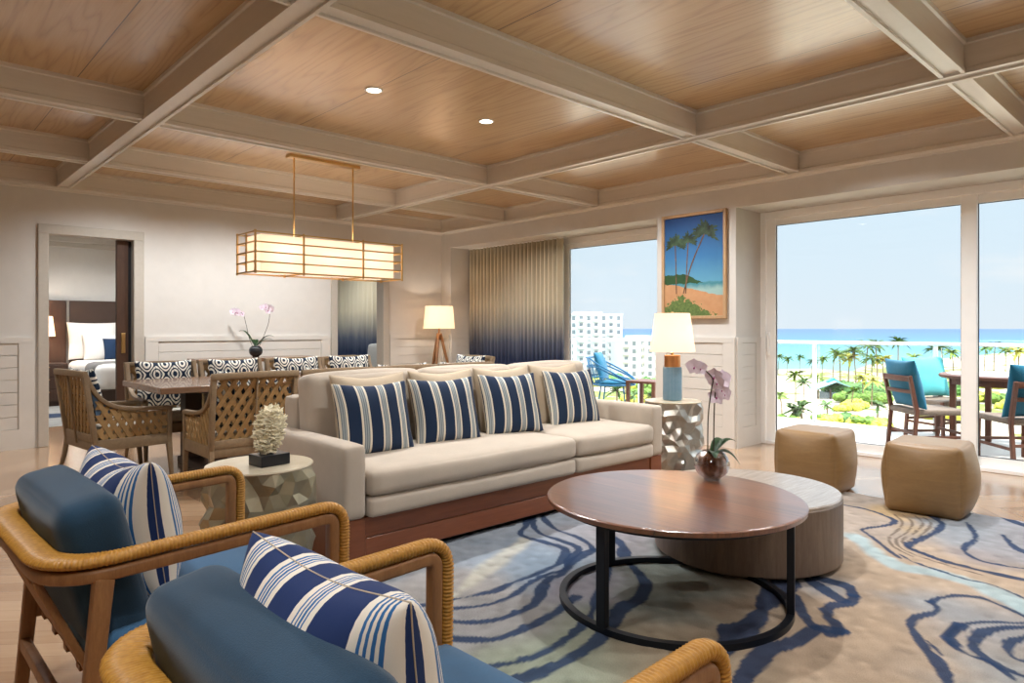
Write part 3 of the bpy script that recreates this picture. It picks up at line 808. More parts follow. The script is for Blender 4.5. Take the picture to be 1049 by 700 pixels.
for i, (x, y, lab) in enumerate(((2.155, 3.475, 'plain beige pillow behind the first striped pillow from the near armrest'), (2.70, 3.48, 'plain beige pillow behind the second striped pillow on the sofa'), (3.23, 3.48, 'plain beige pillow behind the third striped pillow on the sofa'), (3.77, 3.49, 'plain beige pillow behind the striped pillow at the window end'))):
    put_pillow('plain_pillow', .49, .455, .15, M['toss'], (x, y, .487), math.radians(-3), math.radians(13), lab, 'plain beige pillows on the sofa', pip, 20 + i, dent=.015)

# ------------------------------------------------------------------ armchairs with rope-wrapped arms
def armchair(loc, rz, label):
    t = thing('armchair', label, 'armchair', loc, rz, 'rope-armed lounge chairs')
    y = .385; zt = .648
    path = [(.40, -y, .03), (.41, -y, zt + .012), (.1, -y, zt + .004), (-.345, -y, zt - .012), (-.36, y, zt - .012), (-.0, y, zt), (.41, y, zt + .012), (.40, y, .03)]
    P = resample(fillet(path, [0, .075, .02, .16, .16, .02, .075, 0], 10), .0095 / 4)
    n = len(P)
    def sc(i, n):
        p = P[i]; k = max(0.0, min(1.0, (-.14 - p.x) / .2)); k = k * k * (3 - 2 * k)
        rid = abs(math.sin(PI * i / 4 + .01)); rid = 1.03 - .17 * (1 - rid) * (1 - .5 * k)
        return (1 + .75 * k) * rid, (1 - .12 * k) * rid
    bm = B(); sweep(bm, P, rrect(.044, .032, .0145, 2), (-1, 0, 0), sc); obj('rope_wrap', bm, M['rope'], t, True)
    d = .034
    path = [(.366, -y, 0.0), (.372, -y, zt - .022), (.1, -y, zt - .031), (-.345, -y, zt - .047), (-.36, y, zt - .047), (0, y, zt - .034), (.372, y, zt - .022), (.366, y, 0.0)]
    P2 = fillet(path, [0, .03, .02, .16, .16, .02, .03, 0], 8)
    def sc2(i, n):
        k = max(0.0, min(1.0, (-.14 - P2[i].x) / .2)); return 1 + .6 * k, 1
    bm = B(); sweep(bm, P2, rrect(.036, .032, .007, 2), (-1, 0, 0), sc2); obj('arm_frame', bm, M['teak'], t, True)
    for s in (-1, 1):
        bm = B(); bar(bm, (-.30, s * (y - .01), 0), (-.245, s * y, zt - .05), .030, .036, .008, up=(1, 0, 0), w2=.036, h2=.046); obj('leg', bm, M['teak'], t, 'auto')
    bm = B()
    bar(bm, (-.285, -y, .20), (-.285, y, .20), .028, .04, .006); bar(bm, (-.22, -y + .02, .30), (-.22, y - .02, .30), .03, .05, .006)
    bar(bm, (.36, -y + .02, .285), (.36, y - .02, .285), .028, .055, .006)
    for s in (-1, 1): bar(bm, (-.27, s * (y - .005), .30), (.37, s * (y - .005), .30), .026, .05, .006)
    for k in range(5): bar(bm, (-.25, -.3 + .15 * k, .30), (.36, -.3 + .15 * k, .30), .04, .015)
    obj('seat_frame', bm, M['teak'], t, 'auto')
    for k in range(5):
        bm = B(); yy = -.27 + .135 * k; bar(bm, (-.365, yy * 1.0, zt - .06), (-.235, yy, .3), .026, .02, .006, up=(1, 0, 0)); obj('back_slat', bm, M['teak'], t, 'auto')
    bm = B(); softbox(bm, (.075, 0, .375), (.62, .70, .125), .045, (.012, .004, .02), 14, .003, 2); obj('seat_cushion', bm, M['blue_seat'], t, True)
    bm = B(); mt = Matrix.Rotation(math.radians(-13), 4, 'Y')
    softbox(bm, (-.215, 0, .575), (.155, .62, .39), .045, (.014, .004, .006), 16, .004, 5, mt)
    obj('back_cushion', bm, M['blue'], t, True)
    return t
def m_rope():
    t = NT('golden_rope'); n1 = t.noise(t.coord(scale=(30, 30, 30)), 3, 3)
    c = t.ramp(n1, [(.3, (164, 112, 42)), (.7, (192, 140, 62))]); t.bsdf(c, .4, spec=.4); return t.m
M['rope'] = m_rope()
c1 = armchair((.645, 2.275, 0), math.radians(1.2), 'blue rope-armed lounge chair beside the faceted drum table, farther of the pair')
c2 = dup(c1, (.665, 1.005, 0), math.radians(.4), 'blue rope-armed lounge chair closest to the camera, front of the pair')
put_pillow('striped_lounge_pillow', .43, .40, .25, M['stripe_chair'], (.575, 2.255, .437), math.radians(97), math.radians(7), 'blue and white striped pillow on the farther lounge chair by the drum table', 'striped lounge chair pillows', M['toss'], 31, dent=.03)
put_pillow('striped_lounge_pillow', .45, .41, .24, M['stripe_chair'], (.565, .97, .437), math.radians(93), math.radians(9), 'blue and white striped pillow on the lounge chair closest to the camera', 'striped lounge chair pillows', M['toss'], 37, dent=.012)

# ------------------------------------------------------------------ coffee tables
ct = thing('coffee_table', 'round brown wood coffee table on a black ring frame', 'coffee table', (2.563, 1.709, .012))
bm = B(); lathe(bm, [(.0, .431), (.537, .431), (.547, .435), (.549, .452), (.543, .456), (0, .456)], 96, cap=False); obj('tabletop', bm, M['ctop'], ct, 'auto')
bm = B(); lathe(bm, [(.466, .412), (.466, .4305), (.50, .4305), (.50, .412), (.466, .412)], 80, cap=False); obj('top_ring', bm, M['black'], ct, 'auto')
bm = B(); lathe(bm, [(.466, 0), (.466, .026), (.496, .026), (.496, 0), (.466, 0)], 80, cap=False); o = obj('base_ring', bm, M['black'], ct, 'auto')
for a in (180, 292, 73, 20):
    x, y = .481 * math.cos(math.radians(a)), .481 * math.sin(math.radians(a))
    bm = B(); bar(bm, (x, y, .02), (x, y, .414), .044, .03, .003, up=(math.cos(math.radians(a)), math.sin(math.radians(a)), 0)); obj('leg', bm, M['black'], ct)
dr = thing('drum_coffee_table', 'low grey-brown ash drum table nested beneath the round coffee table', 'coffee table', (3.389, 1.807, .012))
bm = B(); lathe(bm, [(.0, .008), (.43, .008), (.43, .03), (.470, .03), (.470, .326), (.466, .330)], 96, cap=False); obj('drum_body', bm, M['cdrum'], dr, 'auto')
bm = B(); lathe(bm, [(.466, .3295), (.466, .342), (.46, .348), (0, .348)], 96, cap=False); obj('drum_top', bm, M['cdrumtop'], dr, 'auto')
bm = B(); lathe(bm, [(.0, 0), (.41, 0), (.41, .012), (0, .012)], 48, cap=False); obj('plinth', bm, M['toe'], dr)

# poufs
for x, y, rz, lab in ((5.16, 2.19, 2, 'tan barrel-sided pouf beside the drum table, closer to the white pillar'), (5.07, 1.405, 4, 'tan barrel-sided pouf at the rug edge, closer to the balcony dining set')):
    bm = B(); softbox(bm, (0, 0, .225), (.43, .43, .45), .035, (.07, .065, .004), 18)
    o = obj('pouf', bm, M['pouf'], None, True, (x, y, .012 if x < 5.1 else .0), (0, 0, math.radians(rz))); tag(o, lab, 'pouf', 'tan poufs by the window')

# faceted drum tables
def facet_table(loc, r, h, mat, label, seed, cols=28, rows=12):
    t = thing('side_table', label, 'side table', loc, 0, 'faceted drum side tables'); rnd = random.Random(seed)
    bm = B(); G = []
    for j in range(rows + 1):
        row = []
        for k in range(cols):
            a = 2 * PI * (k + (.5 if j % 2 else 0) + rnd.uniform(-.22, .22)) / cols
            z = h * j / rows + (rnd.uniform(-.22, .22) * h / rows if 0 < j < rows else 0)
            rr = r + (rnd.choice((-.02, -.006, .012, .02)) if 0 < j < rows else -.008)
            row.append(bm.verts.new((rr * math.cos(a), rr * math.sin(a), z)))
        G.append(row)
    for j in range(rows):
        for k in range(cols):
            k2 = (k + 1) % cols; a, b, c, d = G[j][k], G[j][k2], G[j + 1][k2], G[j + 1][k]
            if j % 2 == 0: bm.faces.new((a, b, d)); bm.faces.new((b, c, d))
            else: bm.faces.new((a, b, c)); bm.faces.new((a, c, d))
    bm.faces.new(G[0][::-1])
    obj('faceted_body', bm, mat, t)
    bm = B(); lathe(bm, [(0, h - .002), (r - .004, h - .002), (r, h + .002), (r - .002, h + .008), (0, h + .008)], 64, cap=False); obj('table_top', bm, M['stone'], t, 'auto')
    return t
facet_table((1.275, 3.03, 0), .232, .582, M['facet'], 'champagne faceted drum side table holding the cream coral ornament', 4)
facet_table((4.94, 3.29, 0), .235, .585, M['facet2'], 'pewter faceted drum side table holding the blue lamp', 9, 28, 12)

# coral ornament
co = thing('coral_ornament', 'cream coral ornament on a black block on the faceted drum table', 'ornament', (1.30, 2.985, .591))
bm = B(); box(bm, -.07, .07, -.055, .055, 0, .05, .002, 1); o = obj('plinth', bm, M['blackbox'], co); o.rotation_euler.z = .12
bm = B(); rnd = random.Random(12)
g = bmesh.ops.create_icosphere(bm, subdivisions=3, radius=1.0)
for v in g['verts']:
    n = mnoise.noise(v.co * 3.0) * .25; p = v.co * (1 + n); v.co = Vector((p.x * .058 + .012 * p.z, p.y * .05, p.z * .098 + .155))
for q in range(260):
    th = rnd.uniform(0, 2 * PI); zc = rnd.uniform(-.98, .98); rr = math.sqrt(1 - zc * zc)
    nrm = Vector((rr * math.cos(th), rr * math.sin(th), zc)); p = Vector((nrm.x * .055 + .012 * nrm.z, nrm.y * .047, nrm.z * .095 + .155))
    tx = Vector((-math.sin(th), math.cos(th), rnd.uniform(-.5, .5))).normalized(); Ln = rnd.uniform(.012, .026); out = Vector((nrm.x, nrm.y, nrm.z * .5 + rnd.uniform(.0, .5))).normalized(); hh = rnd.uniform(.012, .024)
    prev = None
    for i in range(6):
        s = (i / 5 - .5) * 2; c = p + tx * s * Ln + out * (math.sin(i * 2.1 + q) * .003); e = c + out * hh * (1 - .5 * s * s) * (.8 + .4 * (i % 2)); up = Vector((0, 0, .0022))
        ring = [bm.verts.new(c - up * 1.3), bm.verts.new(c + up * 1.3), bm.verts.new(e + up), bm.verts.new(e - up)]
        if prev:
            for m in range(4): bm.faces.new((prev[m], prev[(m + 1) % 4], ring[(m + 1) % 4], ring[m]))
        else: bm.faces.new(ring[::-1])
        prev = ring
    bm.faces.new(prev)
obj('coral', bm, M['coral'], co)

# table lamp
tl = thing('table_lamp', 'table lamp with blue hatched ceramic base and white shade on the side table', 'lamp', (4.96, 3.31, .594))
bm = B(); lathe(bm, [(0, 0), (.074, 0), (.079, .006), (.079, .272), (.074, .28), (0, .28)], 48, cap=False); obj('ceramic_base', bm, M['ceramic'], tl, 'auto')
bm = B(); lathe(bm, [(0, .28), (.066, .28), (.068, .284), (.068, .378), (.064, .382), (0, .382)], 48, cap=False); obj('copper_collar', bm, M['copper'], tl, 'auto')
bm = B(); lathe(bm, [(.007, .382), (.012, .384), (.012, .40), (.006, .404), (.005, .735), (0.004, .738), (.011, .742), (.011, .748), (0, .752)], 16); 
for a in range(3):
    x, y = .142 * math.cos(a * 2.09), .142 * math.sin(a * 2.09); tube(bm, [(0, 0, .728), (x, y, .728)], .002, 6)
obj('lamp_stem', bm, M['brass'], tl, 'auto')
def shade_bm(r0, r1, z0, z1): 
    bm = B(); lathe(bm, [(r0, z0), (r1, z1), (r1 - .003, z1), (r0 - .003, z0), (r0, z0)], 64, cap=False); return bm
obj('lamp_shade', shade_bm(.19, .146, .41, .735), M['shade'], tl, 'auto')
bm = B(); bmesh.ops.create_uvsphere(bm, u_segments=16, v_segments=10, radius=.028, matrix=Matrix.Translation((0, 0, .55))); obj('bulb', bm, M['bulb'], tl, True)

# tripod lamp in the corner
fl = thing('tripod_lamp', 'wooden tripod lamp with a glowing cream shade in the room corner', 'lamp', (5.92, 7.86, 0))
bm = B(); lathe(bm, [(.0, 1.04), (.03, 1.04), (.034, 1.05), (.034, 1.12), (.012, 1.13), (.009, 1.24), (0, 1.24)], 20, cap=False); obj('hub', bm, M['teak'], fl, 'auto')
for a in (95, 215, 335):
    c, s = math.cos(math.radians(a)), math.sin(math.radians(a)); bm = B(); bar(bm, (.30 * c, .30 * s, 0), (.018 * c, .018 * s, 1.13), .022, .03, .004, up=(c, s, 0), w2=.034, h2=.04); obj('leg', bm, M['teak'], fl, 'auto')
obj('lamp_shade', shade_bm(.225, .195, 1.2, 1.52), M['shade'], fl, 'auto')
bm = B(); bmesh.ops.create_uvsphere(bm, u_segments=16, v_segments=10, radius=.03, matrix=Matrix.Translation((0, 0, 1.33))); obj('bulb', bm, M['bulb'], fl, True)

# ------------------------------------------------------------------ orchids
def flower_bm(r, seed):
    bm = B(); rnd = random.Random(seed)
    for k in range(5):
        a = math.radians(90 + 72 * k); L = r * (1.0 if k % 2 else .92); W = r * (.62 if k in (1, 4) else .42)
        d = Vector((0, math.cos(a), math.sin(a))); s = Vector((0, -math.sin(a), math.cos(a)))
        rows = []
        for i in range(5):
            t = i / 4; w = W * math.sin(PI * (t * .86 + .1)); c = d * L * t + Vector((.10 * r * math.sin(t * 2.4) + k * .0006, 0, 0))
            rows.append([bm.verts.new(c + s * w + Vector((.12 * r * t, 0, 0))), bm.verts.new(c + Vector((.03 * r, 0, 0))), bm.verts.new(c - s * w + Vector((.12 * r * t, 0, 0)))])
        for A_, C_ in zip(rows, rows[1:]):
            for j in range(2): bm.faces.new((A_[j], A_[j + 1], C_[j + 1], C_[j]))
    nf = len(bm.faces)
    g = bmesh.ops.create_icosphere(bm, subdivisions=1, radius=r * .14)
    for v in g['verts']: v.co = Vector((v.co.x * 1.4 + r * .15, v.co.y * .8, v.co.z * 1.2 - r * .18))
    for v in g['verts']:
        for f in v.link_faces: f.material_index = 1
    return bm
def leaf_bm(L, W, az, droop, lift):
    bm = B(); rows = []; ca, sa_ = math.cos(az), math.sin(az); n = 10
    for i in range(n + 1):
        t = i / n; r = L * t; z = lift * L * math.sin(t * 1.8) - droop * L * t * t; w = W * math.sin(PI * min(.97, t * .9 + .1)) ** .7
        row = []
        for u in (-1, -.5, 0, .5, 1): row.append(bm.verts.new((ca * r - sa_ * w * u, sa_ * r + ca * w * u, z + .25 * w * abs(u))))
        rows.append(row)
    for A_, C_ in zip(rows, rows[1:]):
        for j in range(4): bm.faces.new((A_[j], A_[j + 1], C_[j + 1], C_[j]))
    bmesh.ops.solidify(bm, geom=bm.faces[:], thickness=.0015); return bm
def orchid(loc, label, stems, R, fr, leaves, dark=False, view=(-.86, -.5)):
    """stems: list of (curve points, list of (t, size, side)); R = bowl radius"""
    t = thing('orchid', label, 'orchid', loc)
    bm = B(); prof = [(.45 * R, 0)] + [(R * math.sin(a) * 1.0, R * .93 - R * .93 * math.cos(a)) for a in np.linspace(.5, 2.5, 16)]
    inner = [(r - .003, z + .002) for r, z in prof[::-1]]
    lathe(bm, prof + inner, 48, cap=True)
    if not dark:
        for v in bm.verts:
            a = math.atan2(v.co.y, v.co.x); f = 1 + .03 * math.cos(a * 16) * min(1, v.co.z / (R * .3)); v.co.x *= f; v.co.y *= f
    obj('glass_bowl', bm, M['bowl'] if not dark else M['darkglass'], t, True)
    bm = B(); g = bmesh.ops.create_icosphere(bm, subdivisions=3, radius=R * .72)
    for v in g['verts']: v.co = v.co * (1 + .1 * mnoise.noise(v.co * 60)) * Vector((1, 1, .95)) + Vector((0, 0, R * .88))
    obj('bark_ball', bm, M['bark'], t, True)
    z0 = R * 1.62
    for (L_, W_, az, dr, lf) in leaves: obj('leaf', leaf_bm(L_, W_, az, dr, lf), M['leaf'], t, True, (0, 0, z0 - .02))
    fb = None
    for si, (pts, fl_) in enumerate(stems):
        P = catmull([(x, y, z + z0 - .03) for x, y, z in pts], 10); bm = B(); tube(bm, P, .0028 * R / .07, 6)
        st = obj('stem', bm, M['stem'], t, True)
        for (tt, sz, dx, dy, yaw) in fl_:
            p = Vector(P[min(len(P) - 1, int(tt * (len(P) - 1)))])
            if fb is None:
                fb = obj('flower', flower_bm(fr, si), [M['petal'], M['petal2']], st, True); o = fb
            else:
                o = bpy.data.objects.new('flower', fb.data); COL.objects.link(o); o.parent = st
            o.location = p + Vector((dx, dy, 0)); o.scale = (sz, sz, sz)
            o.rotation_euler = (0, random.uniform(-.2, .3), math.atan2(view[1], view[0]) + yaw)
    return t
t_ = NT('dark_bowl_glass'); t_.bsdf((38, 42, 48), .08, spec=.6); M['darkglass'] = t_.m
# right / up directions seen from the camera: right = (.73, -.68)
orchid((2.967, 1.757, .4685), 'pink orchid in a clear ribbed glass bowl on the coffee table',
       [([(-.02, .01, 0), (-.012, .012, .2), (-.004, .0, .33), (.0, -.005, .385), (-.03, .025, .43), (-.062, .06, .445)], [(1.0, 1.0, 0, 0, .2), (.86, .9, .0, -.0, -.1)]),
        ([(0, -.01, 0), (.006, -.008, .15), (.01, -.01, .28), (.014, -.014, .35), (.006, -.008, .40)], [(.98, 1.1, .0, .0, .0), (.92, 1.15, .026, -.024, .35), (.84, 1.0, -.0, -.01, -.25), (.68, .95, .02, -.02, .15), (.56, 1.0, .006, -.006, -.15), (.62, .9, .03, -.03, .4)])],
       .082, .042, [(.12, .034, -.7, .15, .75), (.13, .036, -1.1, .7, .45), (.09, .028, -2.4, .5, .6), (.10, .03, -.1, .2, .9)])
orchid((3.317, 8.0, .862), 'pink two-stemmed orchid in a dark round vase by the dining wall, behind the chairs',
       [([(-.02, .02, 0), (-.06, .06, .15), (-.085, .08, .30), (-.12, .10, .42), (-.20, .17, .44)], [(1.0, 1, 0, 0, 0), (.9, 1.1, 0, 0, .2), (.8, 1.1, -.02, .02, 0), (.74, .8, 0, 0, 0)]),
        ([(.02, -.02, 0), (.07, -.06, .15), (.11, -.1, .3), (.12, -.11, .43), (.09, -.085, .5)], [(1, 1.0, 0, 0, 0), (.92, 1.1, .03, -.03, .2), (.84, 1.1, 0, 0, 0), (.95, .8, -.04, .04, 0)])],
       .078, .048, [(.2, .035, 2.4, .1, 1.1), (.22, .035, -.7, .2, .8), (.2, .03, -.2, .25, .7), (.16, .03, 1.2, .3, .8)], dark=True)

cs = thing('console_table', 'brown console table against the dining wall holding the two-stemmed orchid', 'console', (3.3, 7.98, 0))
bm = B(); box(bm, -.7, .7, -.2, .2, .815, .86, .004, 1); obj('top', bm, M['dtable'], cs)
for s in (-1, 1):
    for q in (-1, 1):
        bm = B(); box(bm, s * .66 - .025, s * .66 + .025, q * .165 - .025, q * .165 + .025, 0, .816, .003, 1); obj('leg', bm, M['dleg'], cs)
bm = B(); box(bm, -.64, .64, -.15, .15, .18, .21, .003, 1); obj('shelf', bm, M['dtable'], cs)
# ------------------------------------------------------------------ dining set
dt = thing('dining_table', 'long brown wooden dining table on dark trestle legs', 'dining table', (3.02, 6.10, 0))
bm = B(); box(bm, -1.44, 1.44, -.54, .54, .70, .75, .006, 2); obj('tabletop', bm, M['dtable'], dt)
for s in (-1, 1):
    bm = B()
    for q in (-1, 1): box(bm, s * .95 - .07, s * .95 + .07, q * .3 - .07, q * .3 + .07, .06, .66, .004, 1)
    box(bm, s * .95 - .06, s * .95 + .06, -.45, .45, .66, .70, .004, 1); box(bm, s * .95 - .08, s * .95 + .08, -.42, .42, 0, .06, .006, 1)
    obj('trestle', bm, M['dleg'], dt)
bm = B(); box(bm, -.9, .9, -.03, .03, .02, .06, .003, 1); obj('stretcher', bm, M['dleg'], dt)

def lattice(bm, inside, w, h, place, pitch=.068, sw=.031, th=.007, ang=60):
    """crossing diagonal strips kept where inside(u, v); place(u, v, d) -> 3D"""
    tn = math.tan(math.radians(ang))
    for fam in (-1, 1):
        k0 = -int((w + h / tn) / pitch) - 2
        for k in range(k0, -k0 + int(w / pitch) + 3):
            # line: u = k*pitch + fam * v / tn
            run = []; steps = 24; prev_in = False
            def flush(run):
                if len(run) < 2: return
                prev = None
                for v in run:
                    u = k * pitch + fam * v / tn; wv = Vector((1, fam * -1 / tn * 0)).x
                    a = sw / 2 / math.sin(math.radians(ang)); off = fam * .0025
                    ring = [bm.verts.new(place(u - a, v, off - th / 2)), bm.verts.new(place(u + a, v, off - th / 2)), bm.verts.new(place(u + a, v, off + th / 2)), bm.verts.new(place(u - a, v, off + th / 2))]
                    if prev:
                        for m in range(4): bm.faces.new((prev[m], prev[(m + 1) % 4], ring[(m + 1) % 4], ring[m]))
                    else: bm.faces.new(ring[::-1])
                    prev = ring
                bm.faces.new(prev)
            for i in range(steps + 1):
                v = h * i / steps; u = k * pitch + fam * v / tn
                if inside(u, v): run.append(v)
                else: flush(run); run = []
            flush(run)
    return bm

def dining_chair(loc, rz, label):
    t = thing('dining_chair', label, 'dining chair', loc, rz, 'woven dining chairs')
    w2, d0, d1, top = .295, -.27, .27, .885; zs = .33
    def back_x(z): return d0 - .075 * max(0, (z - .42)) / .46          # raked back
    def curve(x):                                                      # arm line from the top of the back to the arm front
        s = (x - back_x(top)) / (d1 - back_x(top)); return .585 + (top - .585) * math.exp(-s * 6.6) - .012 * s
    # back frame
    bm = B()
    for s in (-1, 1): bar(bm, (d0, s * w2, zs), (back_x(top - .02), s * (w2 + .004), top - .02), .036, .036, .006, up=(1, 0, 0))
    sweep(bm, [(back_x(top) - .0 - .02 * (1 - (y / .31) ** 2), y, top - .022 + .006 * (1 - (y / .31) ** 2)) for y in np.linspace(-.315, .315, 13)], rrect(.034, .048, .01, 2))
    bar(bm, (d0 - .004, -w2, zs + .05), (d0 - .004, w2, zs + .05), .03, .06, .005)
    bar(bm, (back_x(.62) + .002, 0, zs), (back_x(top) - .018, 0, top - .03), .012, .014, .002, up=(1, 0, 0))
    obj('back_frame', bm, M['dchair'], t, 'auto')
    bm = B()
    def place(u, v, d): z = zs + .07 + v; return Vector((back_x(z) - .016 * (1 - (2 * u / .56 - 1) ** 2) * v / .45 + d, -.28 + u, z))
    lattice(bm, lambda u, v: .012 < u < .548, .56, top - zs - .11, place); obj('back_lattice', bm, M['weave'], t)
    for s in (-1, 1):
        bm = B(); P = [(x, s * (w2 + .006 * math.sin((x - d0) * 5)), curve(x)) for x in np.linspace(back_x(top) + .004, d1 - .02, 18)] + [(d1 + .005, s * w2, .565)]
        sweep(bm, P, rrect(.04, .032, .009, 2)); bar(bm, (d1 - .014, s * w2, .26), (d1 - .012, s * w2, .565), .036, .038, .005, up=(1, 0, 0))
        obj('arm', bm, M['dchair'], t, 'auto')
        bm = B()
        def place(u, v, d, s=s): return Vector((d0 + u, s * w2 + d, zs + .04 + v))
        lattice(bm, lambda u, v: .01 < u < d1 - d0 - .03 and v + zs + .04 < curve(d0 + u) - .012, d1 - d0, .5, place, .06, .033); obj('side_lattice', bm, M['weave'], t)
        bm = B(); P = fillet([(d0 - .10, s * w2, 0), (d0 - .025, s * w2, .17), (d0, s * w2, .36)], .12, 6)
        sweep(bm, P, rrect(.034, .036, .006, 2), (0, 1, 0), lambda i, n: (.72 + .28 * i / n, .72 + .28 * i / n)); obj('leg', bm, M['dchair'], t, 'auto')
        bm = B(); bar(bm, (d1 + .01, s * w2, 0), (d1 - .014, s * w2, .30), .024, .026, .004, up=(1, 0, 0), w2=.038, h2=.04); obj('leg', bm, M['dchair'], t, 'auto')
    bm = B()
    for s in (-1, 1): bar(bm, (d0, s * w2, zs), (d1 - .01, s * w2, zs), .03, .085, .005)
    bar(bm, (d1 - .012, -w2, zs), (d1 - .012, w2, zs), .03, .085, .005); bar(bm, (d0, -w2, zs), (d0, w2, zs), .03, .085, .005)
    box(bm, d0, d1 - .02, -w2, w2, zs + .02, zs + .04); obj('seat_rail', bm, M['dchair'], t, 'auto')
    bm = B(); softbox(bm, (0, 0, .41), (.50, .55, .085), .03, (.0, .0, .015), 8); obj('seat_cushion', bm, M['seatpad'], t, True)
    for s in (-1, 1):
        bm = B(); poly = []
        xs = np.linspace(back_x(.80) + .03, d0 + .13, 10)
        for x in xs: poly.append((x, curve(x) - .012))
        poly += [(d0 + .13, .55), (back_x(.55) + .03, .55)]
        prism(bm, poly, 'y', s * (w2 - .022), s * (w2 - .012)); obj('wing_pad', bm, M['bluepad'], t)
    return t
chairs = [  # x, y, facing, label
 (1.43, 6.10, math.radians(7), 'woven dining chair at the table end by the bedroom doorway'),
 (2.02, 5.20, PI / 2, 'woven dining chair backed by the sofa arm, right behind the coral ornament'),
 (2.68, 5.20, PI / 2, 'woven dining chair on the sofa side, second from the coral ornament'),
 (3.32, 5.20, PI / 2, 'woven dining chair on the sofa side, third from the coral ornament'),
 (3.96, 5.20, PI / 2, 'woven dining chair on the sofa side, last before the curtain'),
 (1.995, 6.66, -PI / 2, 'woven dining chair on the wall side, nearest the bedroom doorway'),
 (2.645, 6.66, -PI / 2, 'woven dining chair on the wall side, second from the bedroom doorway, behind the table orchid'),
 (3.315, 6.66, -PI / 2, 'woven dining chair on the wall side, third from the bedroom doorway'),
 (3.945, 6.66, -PI / 2, 'woven dining chair on the wall side, nearest the far doorway with the curtain'),
 (4.74, 6.05, PI, 'woven dining chair at the table end by the ombre curtain'),
]
first = None
for x, y, rz, lab in chairs:
    if first is None: first = dining_chair((x, y, 0), rz, lab)
    else: dup(first, (x, y, 0), rz, lab)
pl = ['at the table end by the bedroom doorway', 'on the sofa-side chair behind the coral ornament', 'on the second sofa-side chair', 'on the third sofa-side chair', 'on the last sofa-side chair before the curtain', 'on the wall-side chair nearest the bedroom doorway', 'on the wall-side chair behind the table orchid', 'on the third wall-side chair', 'on the wall-side chair nearest the far doorway', 'on the end chair by the ombre curtain']
for (x, y, rz, lab), lb in zip(chairs, pl):
    back = Vector((-.185, 0, 0)); back.rotate(Matrix.Rotation(rz, 3, 'Z'))
    put_pillow('printed_pillow', .50, .44, .13, M['damask'], (x + back.x, y + back.y, .47), rz + PI / 2, math.radians(12), 'navy and white patterned pillow ' + lb, 'patterned dining chair pillows', None, 3, dent=.01)

# chandelier
ch = thing('chandelier', 'rectangular brass bar pendant with glowing linen shade over the dining table', 'chandelier', (3.19, 6.07, 1.70))
bm = B(); box(bm, -.37, .37, -.045, .045, 1.095, 1.124, .003, 1); obj('canopy', bm, M['brass'], ch)
for s in (-.31, .31):
    bm = B(); tube(bm, [(s, 0, .2), (s, 0, 1.1)], .007, 10); obj('rod', bm, M['brass'], ch, True)
hx, hy, H = .76, .195, .35; bm = B(); r = .0065
for k in range(5):
    z = H * k / 4
    for s in (-1, 1):
        box(bm, -hx - .012, hx + .012, s * hy - r, s * hy + r, z - r, z + r); box(bm, s * hx - r, s * hx + r, -hy - .012, hy + .012, z - r, z + r)
for x in (-hx, -.31, .31, hx):
    for s in (-1, 1): box(bm, x - r * 1.2, x + r * 1.2, s * (hy + .004) - r, s * (hy + .004) + r, -.016, H + .016)
for x in (-.31, .31): box(bm, x - r, x + r, -hy, hy, H - r, H + r); box(bm, x - r, x + r, -hy, hy, -r, r)
for s in (-1, 1): box(bm, s * hx - r, s * hx + r, -r, r, 0, H)
obj('brass_cage', bm, M['brass'], ch)
bm = B()
sx, sy = hx - .07, hy - .045
for a, b, c, d in ((-sx, sx, -sy, -sy + .003), (-sx, sx, sy - .003, sy), (-sx, -sx + .003, -sy, sy), (sx - .003, sx, -sy, sy)): box(bm, a, b, c, d, .012, H - .012)
box(bm, -sx, sx, -sy, sy, .012, .015)
obj('linen_shade', bm, M['pend_shade'], ch)

# recessed downlights, plus positions of added fill spots
DL0, DL1 = (2.488, 4.037), (3.505, 4.045)
k = 0
dl = [DL0, DL1, (2.97, 1.99), (2.97, .3), (.1, 4.0), (.1, 2.0), (.1, .3), (5.35, 4.0), (5.35, 2.0), (5.35, .2), (1.9, 7.35), (2.95, 7.35), (3.95, 7.35), (.1, 6.0), (5.25, 6.0), (2.97, -1.2), (.1, -1.2)]  # first two have fixtures; the others are added fill spots without any
names = {0: 'recessed ceiling downlight over the sofa, closer to the camera', 1: 'recessed ceiling downlight over the sofa, closer to the pendant'}
for x, y in dl:
    if k < 2:
        d = thing('downlight', names[k], 'ceiling light', (x, y, CZ - .006), 0, 'recessed downlights')
        bm = B(); lathe(bm, [(.048, 0), (.062, 0), (.062, .005), (.048, .005), (.048, 0)], 32, cap=False); obj('bezel', bm, M['white_paint'], d)
        bm = B(); lathe(bm, [(0, .002), (.048, .002), (.048, .004), (0, .004)], 32, cap=False); obj('lens', bm, M['bulb'], d)
    k += 1

# ------------------------------------------------------------------ bedroom through the first doorway
BY = 13.05
bm = B(); box(bm, -2, 6.2, DY + 1.6, BY + .1, -.12, .0); struct('floor_bedroom', bm, M['grey_rug'], 'grey bedroom carpet')
bm = B(); box(bm, -2, 4.42, BY, BY + .1, 0, 2.9); struct('wall_bedroom', bm, M['wall'])
bm = B(); box(bm, 4.34, 4.42, DY + .15, BY, 0, 2.9); struct('wall_partition', bm, M['wall'])
bm = B(); box(bm, -.8, -.7, DY + .15, BY, 0, 2.9); struct('wall_bedroom_side', bm, M['wall'])
bm = B(); box(bm, -2, 6.9, DY + .15, BY + .1, 2.72, 2.82); struct('ceiling_bedroom', bm, M['wall'])
bm = B(); box(bm, -.7, 4.0, BY - .06, BY, 2.60, 2.72, .01, 1); box(bm, -.7, 4.0, BY - .03, BY, 2.52, 2.60, .006, 1); struct('trim_cornice', bm, M['trim'])
